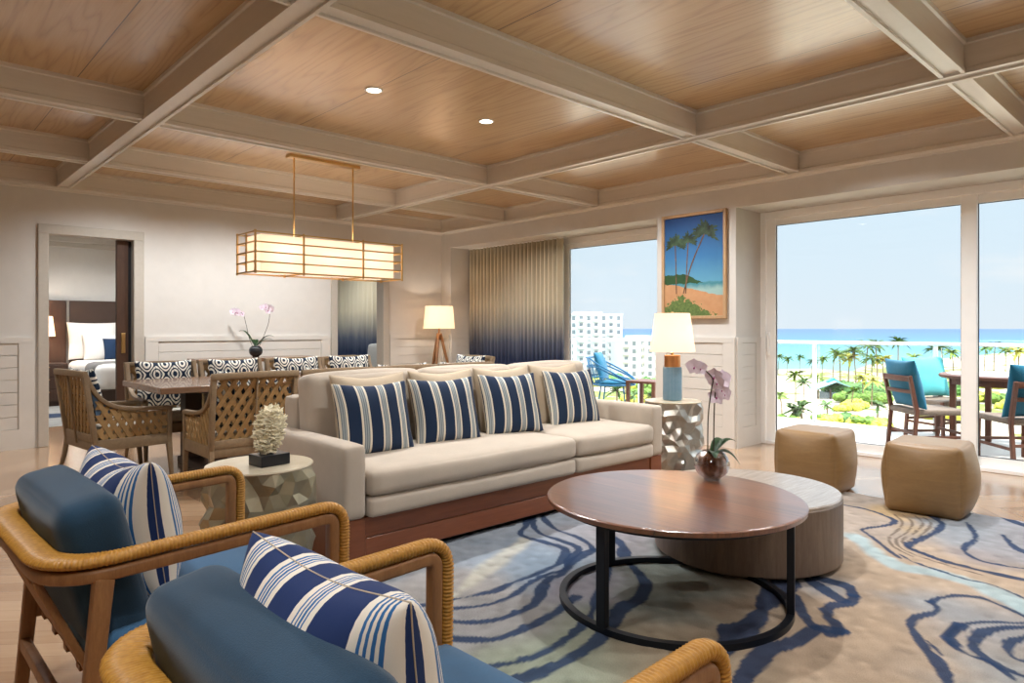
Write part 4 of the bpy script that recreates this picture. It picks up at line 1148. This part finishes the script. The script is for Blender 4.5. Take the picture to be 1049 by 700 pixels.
bm = B(); prism(bm, [(-2.0, 10.9), (4.0, 10.9), (4.0, 11.25), (-2, 11.7)], 'z', .001, .004); struct('floor_stripe', bm, M['navy'], 'dark band woven into the bedroom carpet')
hb = thing('headboard', 'tall brown leather headboard panels against the bedroom wall', 'headboard', (2.6, BY - .001, 0))
for i, (a, b) in enumerate(((-1.5, -.32), (-.28, .55), (.58, 1.4))):
    bm = B(); box(bm, a, b, -.07, -.002, .0, 1.655, .012, 2); obj('panel', bm, M['headboard'] if i else M['dark_wood'], hb)
bm = B(); box(bm, -.32, -.28, -.08, -.002, 0, 1.655); obj('divider', bm, M['throw'], hb)
ns = thing('nightstand', 'dark wood nightstand with drawers beside the bed', 'nightstand', (1.92, 12.74, 0))
bm = B(); box(bm, -.3, .3, -.22, .22, .06, .66, .004, 1); box(bm, -.27, .27, -.19, .19, 0, .06); obj('cabinet', bm, M['dark_wood'], ns)
for kz in range(3):
    bm = B(); box(bm, -.285, .285, -.232, -.218, .08 + kz * .192, .25 + kz * .192, .003, 1); dw = obj('drawer', bm, M['dark_wood'], ns)
    bm = B(); box(bm, -.06, .06, -.246, -.230, .215 + kz * .192, .227 + kz * .192, .002, 1); obj('handle', bm, M['brass'], dw)
bl = thing('bedside_lamp', 'small lit bedside lamp on the bedroom nightstand', 'lamp', (1.90, 12.72, .66))
bm = B(); lathe(bm, [(0, 0), (.07, 0), (.075, .01), (.05, .1), (.03, .3), (.012, .34), (.01, .46), (0, .46)], 24, cap=False); obj('base', bm, M['brass'], bl, True)
obj('lamp_shade', shade_bm(.185, .15, .42, .73), M['shade'], bl, 'auto')
bed = thing('bed', 'white dressed bed against the brown headboard in the bedroom', 'bed', (3.28, 12.98, 0))
bm = B(); box(bm, -.96, .96, -2.1, -.02, .0, .34, .01, 1); obj('bed_base', bm, M['dleg'], bed)
bm = B(); softbox(bm, (0, -1.06, .50), (1.98, 2.1, .38), .1, (.01, .01, .02), 12, .006, 8); obj('mattress', bm, M['bed_white'], bed, True)
bm = B(); softbox(bm, (0, -1.62, .505), (2.03, .60, .41), .1, (.01, 0, .012), 12, .004, 4); obj('throw', bm, M['throw'], bed, True)
for nm, w, h, tt, mt, x, y, ln, lab in (('bed_pillow', .74, .62, .2, M['bed_white'], 2.64, 12.78, 14, 'tall white pillow leaning on the headboard'), ('bed_pillow', .62, .42, .16, M['bed_white'], 2.76, 12.62, 18, 'small white pillow in front of the tall one on the bed'), ('bed_pillow', .5, .36, .14, M['navy'], 2.96, 12.48, 20, 'navy accent pillow on the white bed')):
    put_pillow(nm, w, h, tt, mt, (x, y, .70), 0, math.radians(ln), lab, 'pillows on the bed', None, 5)

# second room beyond the far doorway
curtain('curtain', lambda s: (6.55, 10.0 + 2.6 * s), 150, .02, 2.5, 'cream to navy ombre curtain seen through the far doorway', .045, 16)
bm = B(); box(bm, 6.7, 6.8, DY + .15, BY, 0, 2.9); struct('wall_study', bm, M['wall'])
bm = B(); box(bm, 4.42, 6.8, BY, BY + .1, 0, 2.9); struct('wall_study_rear', bm, M['wall'])
pc = thing('upholstered_chair', 'pale grey upholstered chair seen through the far doorway', 'chair', (5.95, 9.75, 0), math.radians(200))
bm = B(); softbox(bm, (0, 0, .40), (.56, .58, .16), .05, (0, 0, .015), 8); obj('seat', bm, M['grey_chair'], pc, True)
bm = B(); softbox(bm, (-.28, 0, .68), (.12, .56, .52), .05, (.02, 0, .01), 8, mat=Matrix.Rotation(math.radians(-8), 4, 'Y')); obj('backrest', bm, M['grey_chair'], pc, True)
for s in (-1, 1):
    for q in (-1, 1):
        bm = B(); bar(bm, (q * .24, s * .23, 0), (q * .22, s * .22, .34), .028, .028, .004, w2=.036, h2=.036); obj('leg', bm, M['teak'], pc)

# ------------------------------------------------------------------ balcony
bm = B(); box(bm, 6.86, 9.05, -6, 10.5, -.22, -.005); struct('floor_balcony', bm, M['slab'], 'pale balcony tiles')
bm = B(); box(bm, 6.95, 7.25, -6, 10.5, 2.62, 2.9); struct('ceiling_balcony', bm, M['white_paint'])
rl = thing('railing', 'white balcony railing with glass panels facing the sea', 'railing', (8.93, 3.8, -.005))
bm = B(); box(bm, -.03, .03, -9, 6.5, 1.005, 1.045, .01, 2); obj('top_rail', bm, M['rail_metal'], rl)
for kq in range(-5, 5):
    bm = B(); box(bm, -.022, .022, kq * 1.385 - .022, kq * 1.385 + .022, 0, 1.01, .004, 1); obj('post', bm, M['rail_metal'], rl)
    bm = B(); box(bm, -.006, .006, kq * 1.385 + .06, kq * 1.385 + 1.325, .08, .985); obj('glass_panel', bm, M['glass'], rl)
def balcony_chair(loc, rz, label):
    t = thing('balcony_chair', label, 'chair', loc, rz, 'brown wooden balcony chairs')
    for s in (-1, 1):
        bm = B(); bar(bm, (-.26, s * .225, 0), (-.22, s * .225, .42), .03, .036, .004, up=(1, 0, 0)); bar(bm, (-.22, s * .225, .40), (-.29, s * .225, .755), .032, .04, .004, up=(1, 0, 0), h2=.03); obj('rear_leg', bm, M['out_wood'], t)
        bm = B(); bar(bm, (.24, s * .225, 0), (.235, s * .225, .42), .028, .03, .004, up=(1, 0, 0), w2=.034, h2=.04); obj('leg', bm, M['out_wood'], t)
    bm = B()
    for s in (-1, 1): bar(bm, (-.235, s * .225, .17), (.238, s * .225, .17), .018, .026, .002)
    bar(bm, (-.225, -.22, .20), (-.225, .22, .20), .018, .026, .002); bar(bm, (.236, -.22, .20), (.236, .22, .20), .018, .026, .002); obj('stretcher', bm, M['out_wood'], t)
    for z, h in ((.725, .055), (.60, .035)):
        xx = -.22 - .07 * (z - .4) / .355
        bm = B(); sweep(bm, [(xx - .025 * (1 - (y / .22) ** 2), y, z) for y in np.linspace(-.225, .225, 9)], rrect(.022, h, .006, 2)); obj('back_rail', bm, M['out_wood'], t, 'auto')
    bm = B(); softbox(bm, (.01, 0, .405), (.50, .47, .06), .022, (0, 0, -.012), 8); obj('seat', bm, M['rope_seat'], t, True)
    return t
bch = [((7.55, 2.12, -.005), math.radians(-44), 'brown balcony chair in front of the railing, left of the white door mullion', M['teal'], .52, .48),
       ((8.60, 2.27, -.005), math.radians(-119), 'brown balcony chair facing the room with the bright aqua pillow', M['aqua'], .56, .46),
       ((7.42, 1.34, -.005), math.radians(43), 'brown balcony chair beyond the mullion at the picture edge', M['teal'], .52, .48)]
bc = None
for (loc, rz, lab, mt, w, h), short in zip(bch, ('balcony chair left of the white door mullion', 'balcony chair that faces the room', 'balcony chair beyond the mullion')):
    if bc is None: bc = balcony_chair(loc, rz, lab)
    else: dup(bc, loc, rz, lab)
    back = Vector((-.15, 0, 0)); back.rotate(Matrix.Rotation(rz, 3, 'Z'))
    put_pillow('outdoor_pillow', w, h, .16, mt, (loc[0] + back.x, loc[1] + back.y, .432), rz + PI / 2, math.radians(14), ('teal pillow on the ' if mt is M['teal'] else 'bright aqua pillow on the ') + short, 'balcony chair pillows', None, 7)
bt = thing('balcony_table', 'round brown balcony dining table with pale top', 'table', (8.27, 1.62, -.005))
bm = B(); lathe(bm, [(0, .705), (.56, .705), (.57, .715), (.57, .735), (.56, .742), (0, .742)], 48, cap=False); obj('tabletop', bm, M['out_wood'], bt, 'auto')
bm = B(); lathe(bm, [(0, .7425), (.50, .7425), (.50, .747), (0, .747)], 48, cap=False); obj('inset_top', bm, M['slab'], bt, 'auto')
bm = B(); lathe(bm, [(.44, .64), (.48, .64), (.48, .706), (.44, .706), (.44, .64)], 40, cap=False); obj('apron', bm, M['out_wood'], bt, 'auto')
for a in (30, 120, 210, 300):
    x, y = .46 * math.cos(math.radians(a)), .46 * math.sin(math.radians(a)); bm = B(); bar(bm, (x, y, 0), (x, y, .7), .055, .05, .006, up=(1, 0, 0)); obj('leg', bm, M['out_wood'], bt)
# blue loop chair and side table
lc = thing('loop_chair', 'blue metal loop lounge chair on the balcony outside the far window', 'chair', (7.84, 6.22, -.005), math.radians(-62))
bm = B(); R0 = .30
ring = [(R0 * math.cos(a), R0 * math.sin(a), .40) for a in np.linspace(0, 2 * PI, 40)[:-1]]; tube(bm, ring, .013, 8, closed=True)
for z, rr, sw in ((.52, .335, 1.0), (.66, .36, .8), (.78, .37, .55)):
    P = [(-rr * math.cos(a) * (1.08 if abs(a) < 1.2 else 1.0), rr * math.sin(a), z - (0 if abs(a) < sw * 1.3 else (abs(a) - sw * 1.3) * (z - .41) / (2.6 - sw * 1.3))) for a in np.linspace(-2.6, 2.6, 40)]
    tube(bm, P, .012, 8)
for a in np.linspace(-1.1, 1.1, 9):
    P = [(-R0 * math.cos(a), R0 * math.sin(a), .40), (-.345 * math.cos(a), .335 * math.sin(a), .52), (-.39 * math.cos(a), .37 * math.sin(a), .78 if abs(a) < .8 else .70)]
    tube(bm, P, .006, 6)
obj('frame', bm, M['blue_metal'], lc, True)
bm = B(); lathe(bm, [(0, .41), (.27, .41), (.285, .43), (.27, .455), (0, .46)], 40, cap=False); obj('seat_pad', bm, M['blue_cush'], lc, True)
for a in (45, 135, 225, 315):
    c, s = math.cos(math.radians(a)), math.sin(math.radians(a)); bm = B(); tube(bm, [(.22 * c, .22 * s, .40), (.30 * c, .30 * s, 0)], .011, 8); obj('leg', bm, M['blue_metal'], lc, True)
b2 = Vector((-.13, 0, 0)); b2.rotate(Matrix.Rotation(math.radians(-62), 3, 'Z'))
put_pillow('outdoor_pillow', .46, .42, .14, M['blue_cush'], (7.84 + b2.x, 6.22 + b2.y, .455), math.radians(28), math.radians(16), 'blue cushion leaning in the blue loop chair', None, None, 9)
bs = thing('balcony_side_table', 'small brown wooden side table beside the blue loop chair', 'side table', (7.82, 5.62, -.005), math.radians(8))
bm = B(); box(bm, -.22, .22, -.22, .22, .455, .49, .004, 1); obj('tabletop', bm, M['out_wood'], bs)
for s in (-1, 1):
    for q in (-1, 1):
        bm = B(); box(bm, s * .195 - .024, s * .195 + .024, q * .195 - .024, q * .195 + .024, 0, .456, .003, 1); obj('leg', bm, M['out_wood'], bs)

# ------------------------------------------------------------------ land, sea, palms, hotel
GZ = -20.8
def land(u, v): return gnd(u, v, GZ)
bm = B(); box(bm, -400, 40000, -40000, 40000, GZ - 6, GZ - .8)
def m_sea():
    t = NT('turquoise_sea'); v = t.coord()
    xyz = t.n('SeparateXYZ'); t.l(v, xyz.inputs[0])
    dd = t.math('ADD', t.math('MULTIPLY', xyz.outputs[0], .683), t.math('MULTIPLY', xyz.outputs[1], .7304))
    big = t.noise(t.coord(scale=(.004, .004, 1)), 1, 4)
    lg = t.math('LOGARITHM', t.math('MAXIMUM', t.math('ADD', dd, t.math('MULTIPLY', t.math('SUBTRACT', big, .5), 260)), 10), 10)
    c = t.ramp(t.math('MULTIPLY', t.math('SUBTRACT', lg, 2.3), .5), [(.10, (96, 142, 138)), (.19, (76, 126, 132)), (.31, (52, 102, 122)), (.46, (34, 78, 112)), (.75, (30, 64, 104)), (1.0, (34, 68, 106))])
    sw = t.noise(t.coord(scale=(.012, .0022, 1), rot=(0, 0, .8)), 1, 3, .6)
    band = t.math('MULTIPLY', t.math('GREATER_THAN', lg, 2.92), t.math('LESS_THAN', lg, 3.14))
    c = t.mix(t.math('MULTIPLY', band, t.math('GREATER_THAN', sw, .66)), c, (226, 238, 240))
    t.bsdf(c, .45, spec=.25, bump=t.noise(t.coord(scale=(.3, .3, 1)), 1, 3), bstr=.2, bdist=.3); return t.m
o = struct('sea', bm, m_sea(), 'turquoise sea to the horizon')
px = [(300, 420), (560, 396), (640, 385), (700, 380), (790, 379), (835, 378), (872, 381), (890, 374), (925, 370), (962, 368), (1000, 364), (1040, 361), (1120, 357), (1300, 356)]
poly = [land(*p) for p in px] + [(900, -900), (60, -300), (12, -60), (12, 140)]
bm = B(); prism(bm, poly, 'z', GZ - 3, GZ)
t_ = NT('beach_sand'); n1 = t_.noise(t_.coord(scale=(.02, .02, 1)), 1, 5); n2 = t_.noise(t_.coord(scale=(.12, .12, 1)), 1, 4)
c_ = t_.mix(t_.math('GREATER_THAN', t_.math('ADD', t_.math('MULTIPLY', n1, .6), t_.math('MULTIPLY', n2, .4)), .54), (186, 172, 150), (112, 124, 62))
t_.bsdf(c_, .9, spec=.2)
struct('beach', bm, t_.m, 'pale beach sand with patches of green')

def palm_meshes(seed, H, mat, nf=24, L=3.5):
    rnd = random.Random(seed); lean = rnd.uniform(-.6, .6), rnd.uniform(-.6, .6)
    bm = B(); P = catmull([(0, 0, -.3), (lean[0] * .25, lean[1] * .2, H * .45), (lean[0], lean[1], H)], 5)
    sweep(bm, P, circ(.17, 6), scale=lambda i, n: (1.25 - .55 * i / n,) * 2)
    me1 = bpy.data.meshes.new('trunk'); bm.to_mesh(me1); bm.free(); me1.materials.append(M['trunk'])
    bm = B(); c0 = Vector((lean[0], lean[1], H))
    for q in range(nf):
        a = 2 * PI * q / nf * 1.0 + rnd.uniform(-.3, .3); el = rnd.uniform(-.15, 1.4); Lq = L * rnd.uniform(.8, 1.1); d = Vector((math.cos(a), math.sin(a), 0)); s = Vector((-d.y, d.x, 0)); n = 9; prev = None
        for i in range(n + 1):
            tt = i / n; c = c0 + d * Lq * (tt * math.cos(el * .6)) + Vector((0, 0, Lq * (math.sin(el) * tt - .62 * tt * tt))); w = .5 * math.sin(PI * min(.98, tt * .85 + .12)) * (1.0 if i % 2 else .5)
            row = (bm.verts.new(c + s * w - Vector((0, 0, w * .5))), bm.verts.new(c), bm.verts.new(c - s * w - Vector((0, 0, w * .5))))
            if prev:
                for j in range(2): bm.faces.new((prev[j], prev[j + 1], row[j + 1], row[j]))
            prev = row
    bmesh.ops.solidify(bm, geom=bm.faces[:], thickness=.02)
    me2 = bpy.data.meshes.new('crown'); bm.to_mesh(me2); bm.free(); me2.materials.append(mat)
    return me1, me2
kinds = [palm_meshes(1, 8.0, M['palm1']), palm_meshes(2, 9.5, M['palm2']), palm_meshes(3, 7.0, M['palm3']), palm_meshes(4, 5.0, M['palm1'], 13, 2.8), palm_meshes(5, 2.6, M['palm2'], 13, 2.6)]
kl = ['green coconut palm', 'tall dark green coconut palm', 'yellow-green coconut palm', 'short green palm', 'low bushy young palm']
# base pixel (u, v), kind, size, where
palms = [(797, 384, 0, 1.0, 'on the beach at the left window edge'), (806, 385, 0, .9, 'on the beach, first row, left part'), (819, 386, 1, .85, 'on the beach before the first railing post'), (831, 387, 0, .85, 'on the beach behind the first railing post'), (842, 388, 0, 1.0, 'on the beach just past the first railing post'),
 (801, 425, 3, .9, 'below the balcony at the left window edge'), (815, 412, 0, .95, 'by the pool left of the pavilion'), (823, 422, 1, .75, 'in front of the pavilion, taller'), (838, 404, 3, 1.0, 'beside the pavilion roof'), (853, 392, 1, 1.0, 'at the grove edge by the pavilion'), (861, 394, 0, 1.15, 'in the grove above the pavilion'), (869, 397, 2, 1.2, 'in the grove, yellowish'), (877, 398, 1, 1.1, 'in the middle of the grove'), (886, 396, 1, 1.25, 'rising highest in the grove'), (893, 400, 0, 1.1, 'at the grove front'), (899, 392, 1, 1.25, 'in the grove beside the balcony chair'), (905, 396, 2, 1.1, 'behind the balcony chair back'), (920, 386, 1, 1.3, 'standing tall above the balcony chair'), (936, 392, 0, 1.0, 'behind the teal pillow'), (955, 392, 1, 1.1, 'behind the aqua pillow, left'), (967, 390, 1, 1.15, 'behind the aqua pillow, middle'), (977, 388, 0, 1.1, 'behind the door mullion'),
 (812, 436, 4, 1.0, 'below the first railing post, left'), (822, 437, 4, 1.2, 'below the railing, second'), (848, 428, 4, .9, 'at the grove foot, small'), (872, 420, 3, .8, 'at the grove foot, yellow sand behind'), (884, 412, 2, .8, 'at the grove foot with thin trunk'), (893, 416, 2, .8, 'before the balcony chair'), (899, 428, 4, .9, 'below the balcony chair'), (1008, 384, 1, 1.0, 'beyond the mullion, first'), (1018, 382, 1, 1.1, 'beyond the mullion, second'), (1030, 383, 0, 1.1, 'beyond the mullion, third'), (1043, 388, 2, 1.3, 'at the picture edge'), (1040, 380, 0, 1.2, 'at the picture edge, farther'), (640, 408, 3, 1.0, 'below the balcony behind the blue chair'), (650, 418, 4, 1.0, 'below the balcony by the small side table'), (632, 415, 4, 1.2, 'below the balcony under the blue chair'), (668, 420, 4, 1.1, 'below the balcony beside the lamp')]
rnd = random.Random(11)
for u, v, kd, s, wh_ in palms:
    x, y = land(u, v); t = thing('palm_tree', kl[kd] + ' ' + wh_, 'palm', (x, y, GZ), rnd.uniform(0, 6), 'palms below the balcony'); s *= 1.3 if u > 848 or kd == 4 else 1.1; t.scale = (s, s, s)
    for nm, me in zip(('trunk', 'crown'), kinds[kd]): o = bpy.data.objects.new(nm, me); COL.objects.link(o); o.parent = t
def bush_mesh(seed):
    rnd = random.Random(seed); bm = B()
    for q in range(9):
        c = Vector((rnd.uniform(-2.2, 2.2), rnd.uniform(-2.2, 2.2), rnd.uniform(.4, 1.6))); g = bmesh.ops.create_icosphere(bm, subdivisions=3, radius=rnd.uniform(.9, 1.5))
        for v in g['verts']: v.co = v.co * (1 + .35 * mnoise.noise(v.co * 2.2 + c) + .2 * mnoise.noise(v.co * 6 + c)) + c
    me = bpy.data.meshes.new('shrub'); bm.to_mesh(me); bm.free(); return me
bms = [bush_mesh(1), bush_mesh(2), bush_mesh(3)]
bmats = [M['bush'], plain('bush_yellow', (186, 188, 70), .8, var=.3, nscale=.6), plain('bush_dark', (78, 112, 56), .8, var=.3, nscale=.5)]
for q in range(3): bms[q].materials.append(bmats[q])
bushes = [(858, 404, 2, 1.6), (868, 407, 2, 1.7), (880, 408, 2, 1.8), (892, 408, 2, 1.7), (903, 404, 2, 1.6), (850, 399, 2, 1.1), (875, 413, 0, 1.2), (888, 414, 0, 1.2), (900, 412, 0, 1.2), (913, 405, 0, 1.4), (878, 419, 1, 1.0), (868, 421, 1, .9), (845, 433, 0, .8), (855, 435, 1, .9), (866, 434, 2, .9), (878, 437, 1, .9), (890, 438, 0, 1.0), (900, 440, 1, .9), (800, 436, 0, 1.0), (818, 440, 1, .9), (832, 441, 0, .8), (940, 404, 0, 1.5), (955, 402, 2, 1.5), (972, 404, 2, 1.6), (952, 428, 1, 1.0), (968, 430, 1, 1.0), (1010, 396, 0, 1.6), (1022, 398, 1, 1.4), (1035, 396, 0, 1.6), (1012, 412, 1, 1.3), (1030, 414, 0, 1.2), (1044, 420, 1, 1.2), (645, 412, 1, 1.0), (655, 406, 0, 1.0), (665, 412, 1, 1.0), (635, 424, 0, 1.0), (660, 424, 0, 1.0), (605, 394, 0, 1.4), (618, 396, 1, 1.3), (630, 394, 2, 1.5), (641, 397, 0, 1.3), (652, 398, 1, 1.2), (662, 396, 2, 1.3), (670, 400, 0, 1.3)]
for u, v, kd, s in bushes:
    x, y = land(u, v); o = bpy.data.objects.new('shrub', bms[kd]); COL.objects.link(o); o.location = (x, y, GZ); s *= 1.25; o.scale = (s, s, s * .8); o.rotation_euler.z = rnd.uniform(0, 6)
    tag(o, ['green', 'yellow-green', 'dark green'][kd] + ' rounded shrub in the planting below the balcony', 'shrub', 'shrubs below the balcony, ' + ['green', 'yellow', 'dark'][kd])
# beach pavilion
x, y = land(853, 408); pv = thing('pavilion', 'low beach pavilion with pale aqua roof among the palms', 'pavilion', (x, y, GZ), math.radians(-50))
bm = B(); prism(bm, [(-6.5, 3.1), (0, 5.6), (6.5, 3.1), (6.3, 2.85), (0, 5.3), (-6.3, 2.85)], 'y', -4, 4); obj('roof', bm, M['roof_aqua'], pv)
bm = B(); box(bm, -5, 5, -3, 3, 0, 2.0); obj('wall', bm, M['hotel_glass'], pv)
for xx in (-5.4, -1.8, 1.8, 5.4):
    bm = B(); box(bm, xx - .2, xx + .2, -3.6, -3.2, 0, 3.2); obj('post', bm, M['dleg'], pv)
bm = B(); prism(bm, [(-2, 5.2), (0, 6.4), (2, 5.2)], 'y', -1.2, 1.2); obj('ridge_vent', bm, plain('teal_roof', (60, 150, 150), .5), pv)
# white hotel block
def hotel(u, dist, w, dpt, top, label, seed, rz):
    d = cam_ray(u, 336.7); x, y = d[0] * dist, d[1] * dist; t = thing('hotel_block', label, 'building', (x, y, GZ), rz); h = top - GZ
    bm = B(); box(bm, -w / 2, w / 2, -dpt / 2, dpt / 2, 0, h); box(bm, -w / 2 - .3, w / 2 + .3, -dpt / 2 - .3, dpt / 2 + .3, h, h + .5); box(bm, -w / 4, w / 5, -dpt / 4, dpt / 4, h, h + 1.6); obj('wall', bm, M['plaster'], t)
    fl = int(h / 3.1)
    for f in range(max(0, fl - 8), fl):
        z = h - (fl - f) * 3.1
        n = int(w / 3.2)
        for q in range(n):
            cx = -w / 2 + (q + .5) * w / n
            bm = B(); box(bm, cx - .75, cx + .75, -dpt / 2 - .03, -dpt / 2 + .1, z + .6, z + 2.4); obj('window', bm, M['hotel_glass'], t)
            if q % 2 == 0: bm = B(); box(bm, cx - 1.4, cx + 1.4, -dpt / 2 - 1.1, -dpt / 2, z + .1, z + 1.1); obj('balcony', bm, M['plaster'], t)
    return t
hotel(603, 320, 27, 26, 7.4, 'white hotel block, the taller one at the window edge', 1, math.radians(-42))
hotel(655, 290, 20, 20, -3.4, 'white hotel wing, the lower one before the sea', 2, math.radians(-38))

# ------------------------------------------------------------------ light
def point(name, loc, e, r=.03, col=(1, .91, .81)):
    l = bpy.data.lights.new(name, 'POINT'); l.energy = e; l.shadow_soft_size = r; l.color = col
    o = bpy.data.objects.new(name, l); COL.objects.link(o); o.location = loc; return o
def spot(name, loc, e, ang=150, blend=.9, r=.06, col=(.955, .985, 1)):
    l = bpy.data.lights.new(name, 'SPOT'); l.energy = e; l.spot_size = math.radians(ang); l.spot_blend = blend; l.shadow_soft_size = r; l.color = col
    o = bpy.data.objects.new(name, l); COL.objects.link(o); o.location = loc; return o
E_DOWN = 74
for x, y in dl: spot('downlight_and_fill_lamp', (x, y, CZ - .02), E_DOWN * (1.25 if x > 5 else .6 if x < 1 else .6 if y < 1 else (.85 if y > 7 else 1.0) if y > 5 else 1.05))  # lamps of both downlights, then added fill spots to brighten the room
point('table_lamp_bulb', (4.96, 3.31, .594 + .55), 2.2, .035)
point('tripod_lamp_bulb', (5.92, 7.86, 1.36), 5, .035)
for x in (-.45, 0, .45): point('chandelier_bulb', (3.19 + x, 6.07, 1.88), 1.7, .04, (1, .91, .81))
point('bedside_bulb', (1.90, 12.72, 1.22), 8, .035)
for x, y in ((1.6, 10.6), (2.6, 11.6)): spot('bedroom_spot', (x, y, 2.7), 95, 160)  # unseen ceiling spots, no fixtures modelled
spot('study_fill_spot', (5.6, 10.6, 2.7), 60, 160)  # unseen spot added to brighten the curtain beyond the far doorway
sun = bpy.data.lights.new('sun', 'SUN'); sun.energy = 3.4; sun.angle = math.radians(.6); sun.color = (1, .955, .88)
so_ = bpy.data.objects.new('sun', sun); COL.objects.link(so_)
sd = Vector((-.22, .62, -1.25)).normalized(); so_.rotation_euler = sd.to_track_quat('-Z', 'Y').to_euler()

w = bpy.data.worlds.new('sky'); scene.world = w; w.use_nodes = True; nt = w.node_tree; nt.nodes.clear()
wo = nt.nodes.new('ShaderNodeOutputWorld'); bg = nt.nodes.new('ShaderNodeBackground'); tc = nt.nodes.new('ShaderNodeTexCoord'); sp = nt.nodes.new('ShaderNodeSeparateXYZ')
nt.links.new(tc.outputs['Generated'], sp.inputs[0])
cr = nt.nodes.new('ShaderNodeValToRGB'); els = cr.color_ramp.elements
stops = [(0.0, (226, 236, 246)), (.06, (222, 236, 248)), (.22, (212, 234, 251)), (.5, (222, 234, 248)), (1.0, (222, 230, 242))]
while len(els) < len(stops): els.new(.5)
for e, (p, c) in zip(els, stops): e.position = p; e.color = srgb(c)
nt.links.new(sp.outputs[2], cr.inputs[0])
mp = nt.nodes.new('ShaderNodeMapping'); mp.inputs['Scale'].default_value = (3.2, 3.2, 13); nt.links.new(tc.outputs['Generated'], mp.inputs[0])
nz = nt.nodes.new('ShaderNodeTexNoise'); nz.inputs['Scale'].default_value = 1.6; nz.inputs['Detail'].default_value = 6; nz.inputs['Roughness'].default_value = .55; nt.links.new(mp.outputs[0], nz.inputs['Vector'])
c2 = nt.nodes.new('ShaderNodeValToRGB'); c2.color_ramp.elements[0].position = .54; c2.color_ramp.elements[1].position = .74; c2.color_ramp.elements[1].color = (.75, .75, .75, 1); nt.links.new(nz.outputs['Fac'], c2.inputs[0])
mx = nt.nodes.new('ShaderNodeMix'); mx.data_type = 'RGBA'; mx.inputs[7].default_value = srgb((246, 246, 248))
nt.links.new(c2.outputs[0], mx.inputs[0]); nt.links.new(cr.outputs[0], mx.inputs[6]); nt.links.new(mx.outputs[2], bg.inputs[0])
sky_boost = nt.nodes.new('ShaderNodeMapRange'); sky_boost.interpolation_type = 'SMOOTHSTEP'; sky_boost.inputs[1].default_value = .26; sky_boost.inputs[2].default_value = .6; sky_boost.inputs[3].default_value = .51; sky_boost.inputs[4].default_value = 3.0
nt.links.new(sp.outputs[2], sky_boost.inputs[0]); nt.links.new(sky_boost.outputs[0], bg.inputs[1])      # sky above the window view brightened to light the room
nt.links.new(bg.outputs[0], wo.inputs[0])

# ------------------------------------------------------------------ camera and view
cam = bpy.data.cameras.new('camera'); cam.sensor_width = 36; cam.lens = 36 * 700 / 1049; cam.shift_y = -13.3 / 1049; cam.clip_end = 90000; cam.clip_start = .05
co_ = bpy.data.objects.new('camera', cam); COL.objects.link(co_); co_.location = (0, 0, 1.2); co_.rotation_euler = (PI / 2, 0, -math.atan2(.68297, .73045))
scene.camera = co_
vs = scene.view_settings; vs.view_transform = 'Standard'; vs.look = 'None'; vs.exposure = 1.1; vs.gamma = 1.0; vs.use_curve_mapping = False
cy = scene.cycles; cy.use_denoising = True; cy.max_bounces = 8; cy.diffuse_bounces = 4; cy.glossy_bounces = 4; cy.transparent_max_bounces = 12; cy.transmission_bounces = 4
cy.sample_clamp_indirect = 6.0; cy.caustics_reflective = False; cy.caustics_refractive = False; cy.use_adaptive_sampling = True; cy.adaptive_threshold = .02
try: cy.denoiser = 'OPENIMAGEDENOISE'
except Exception: pass
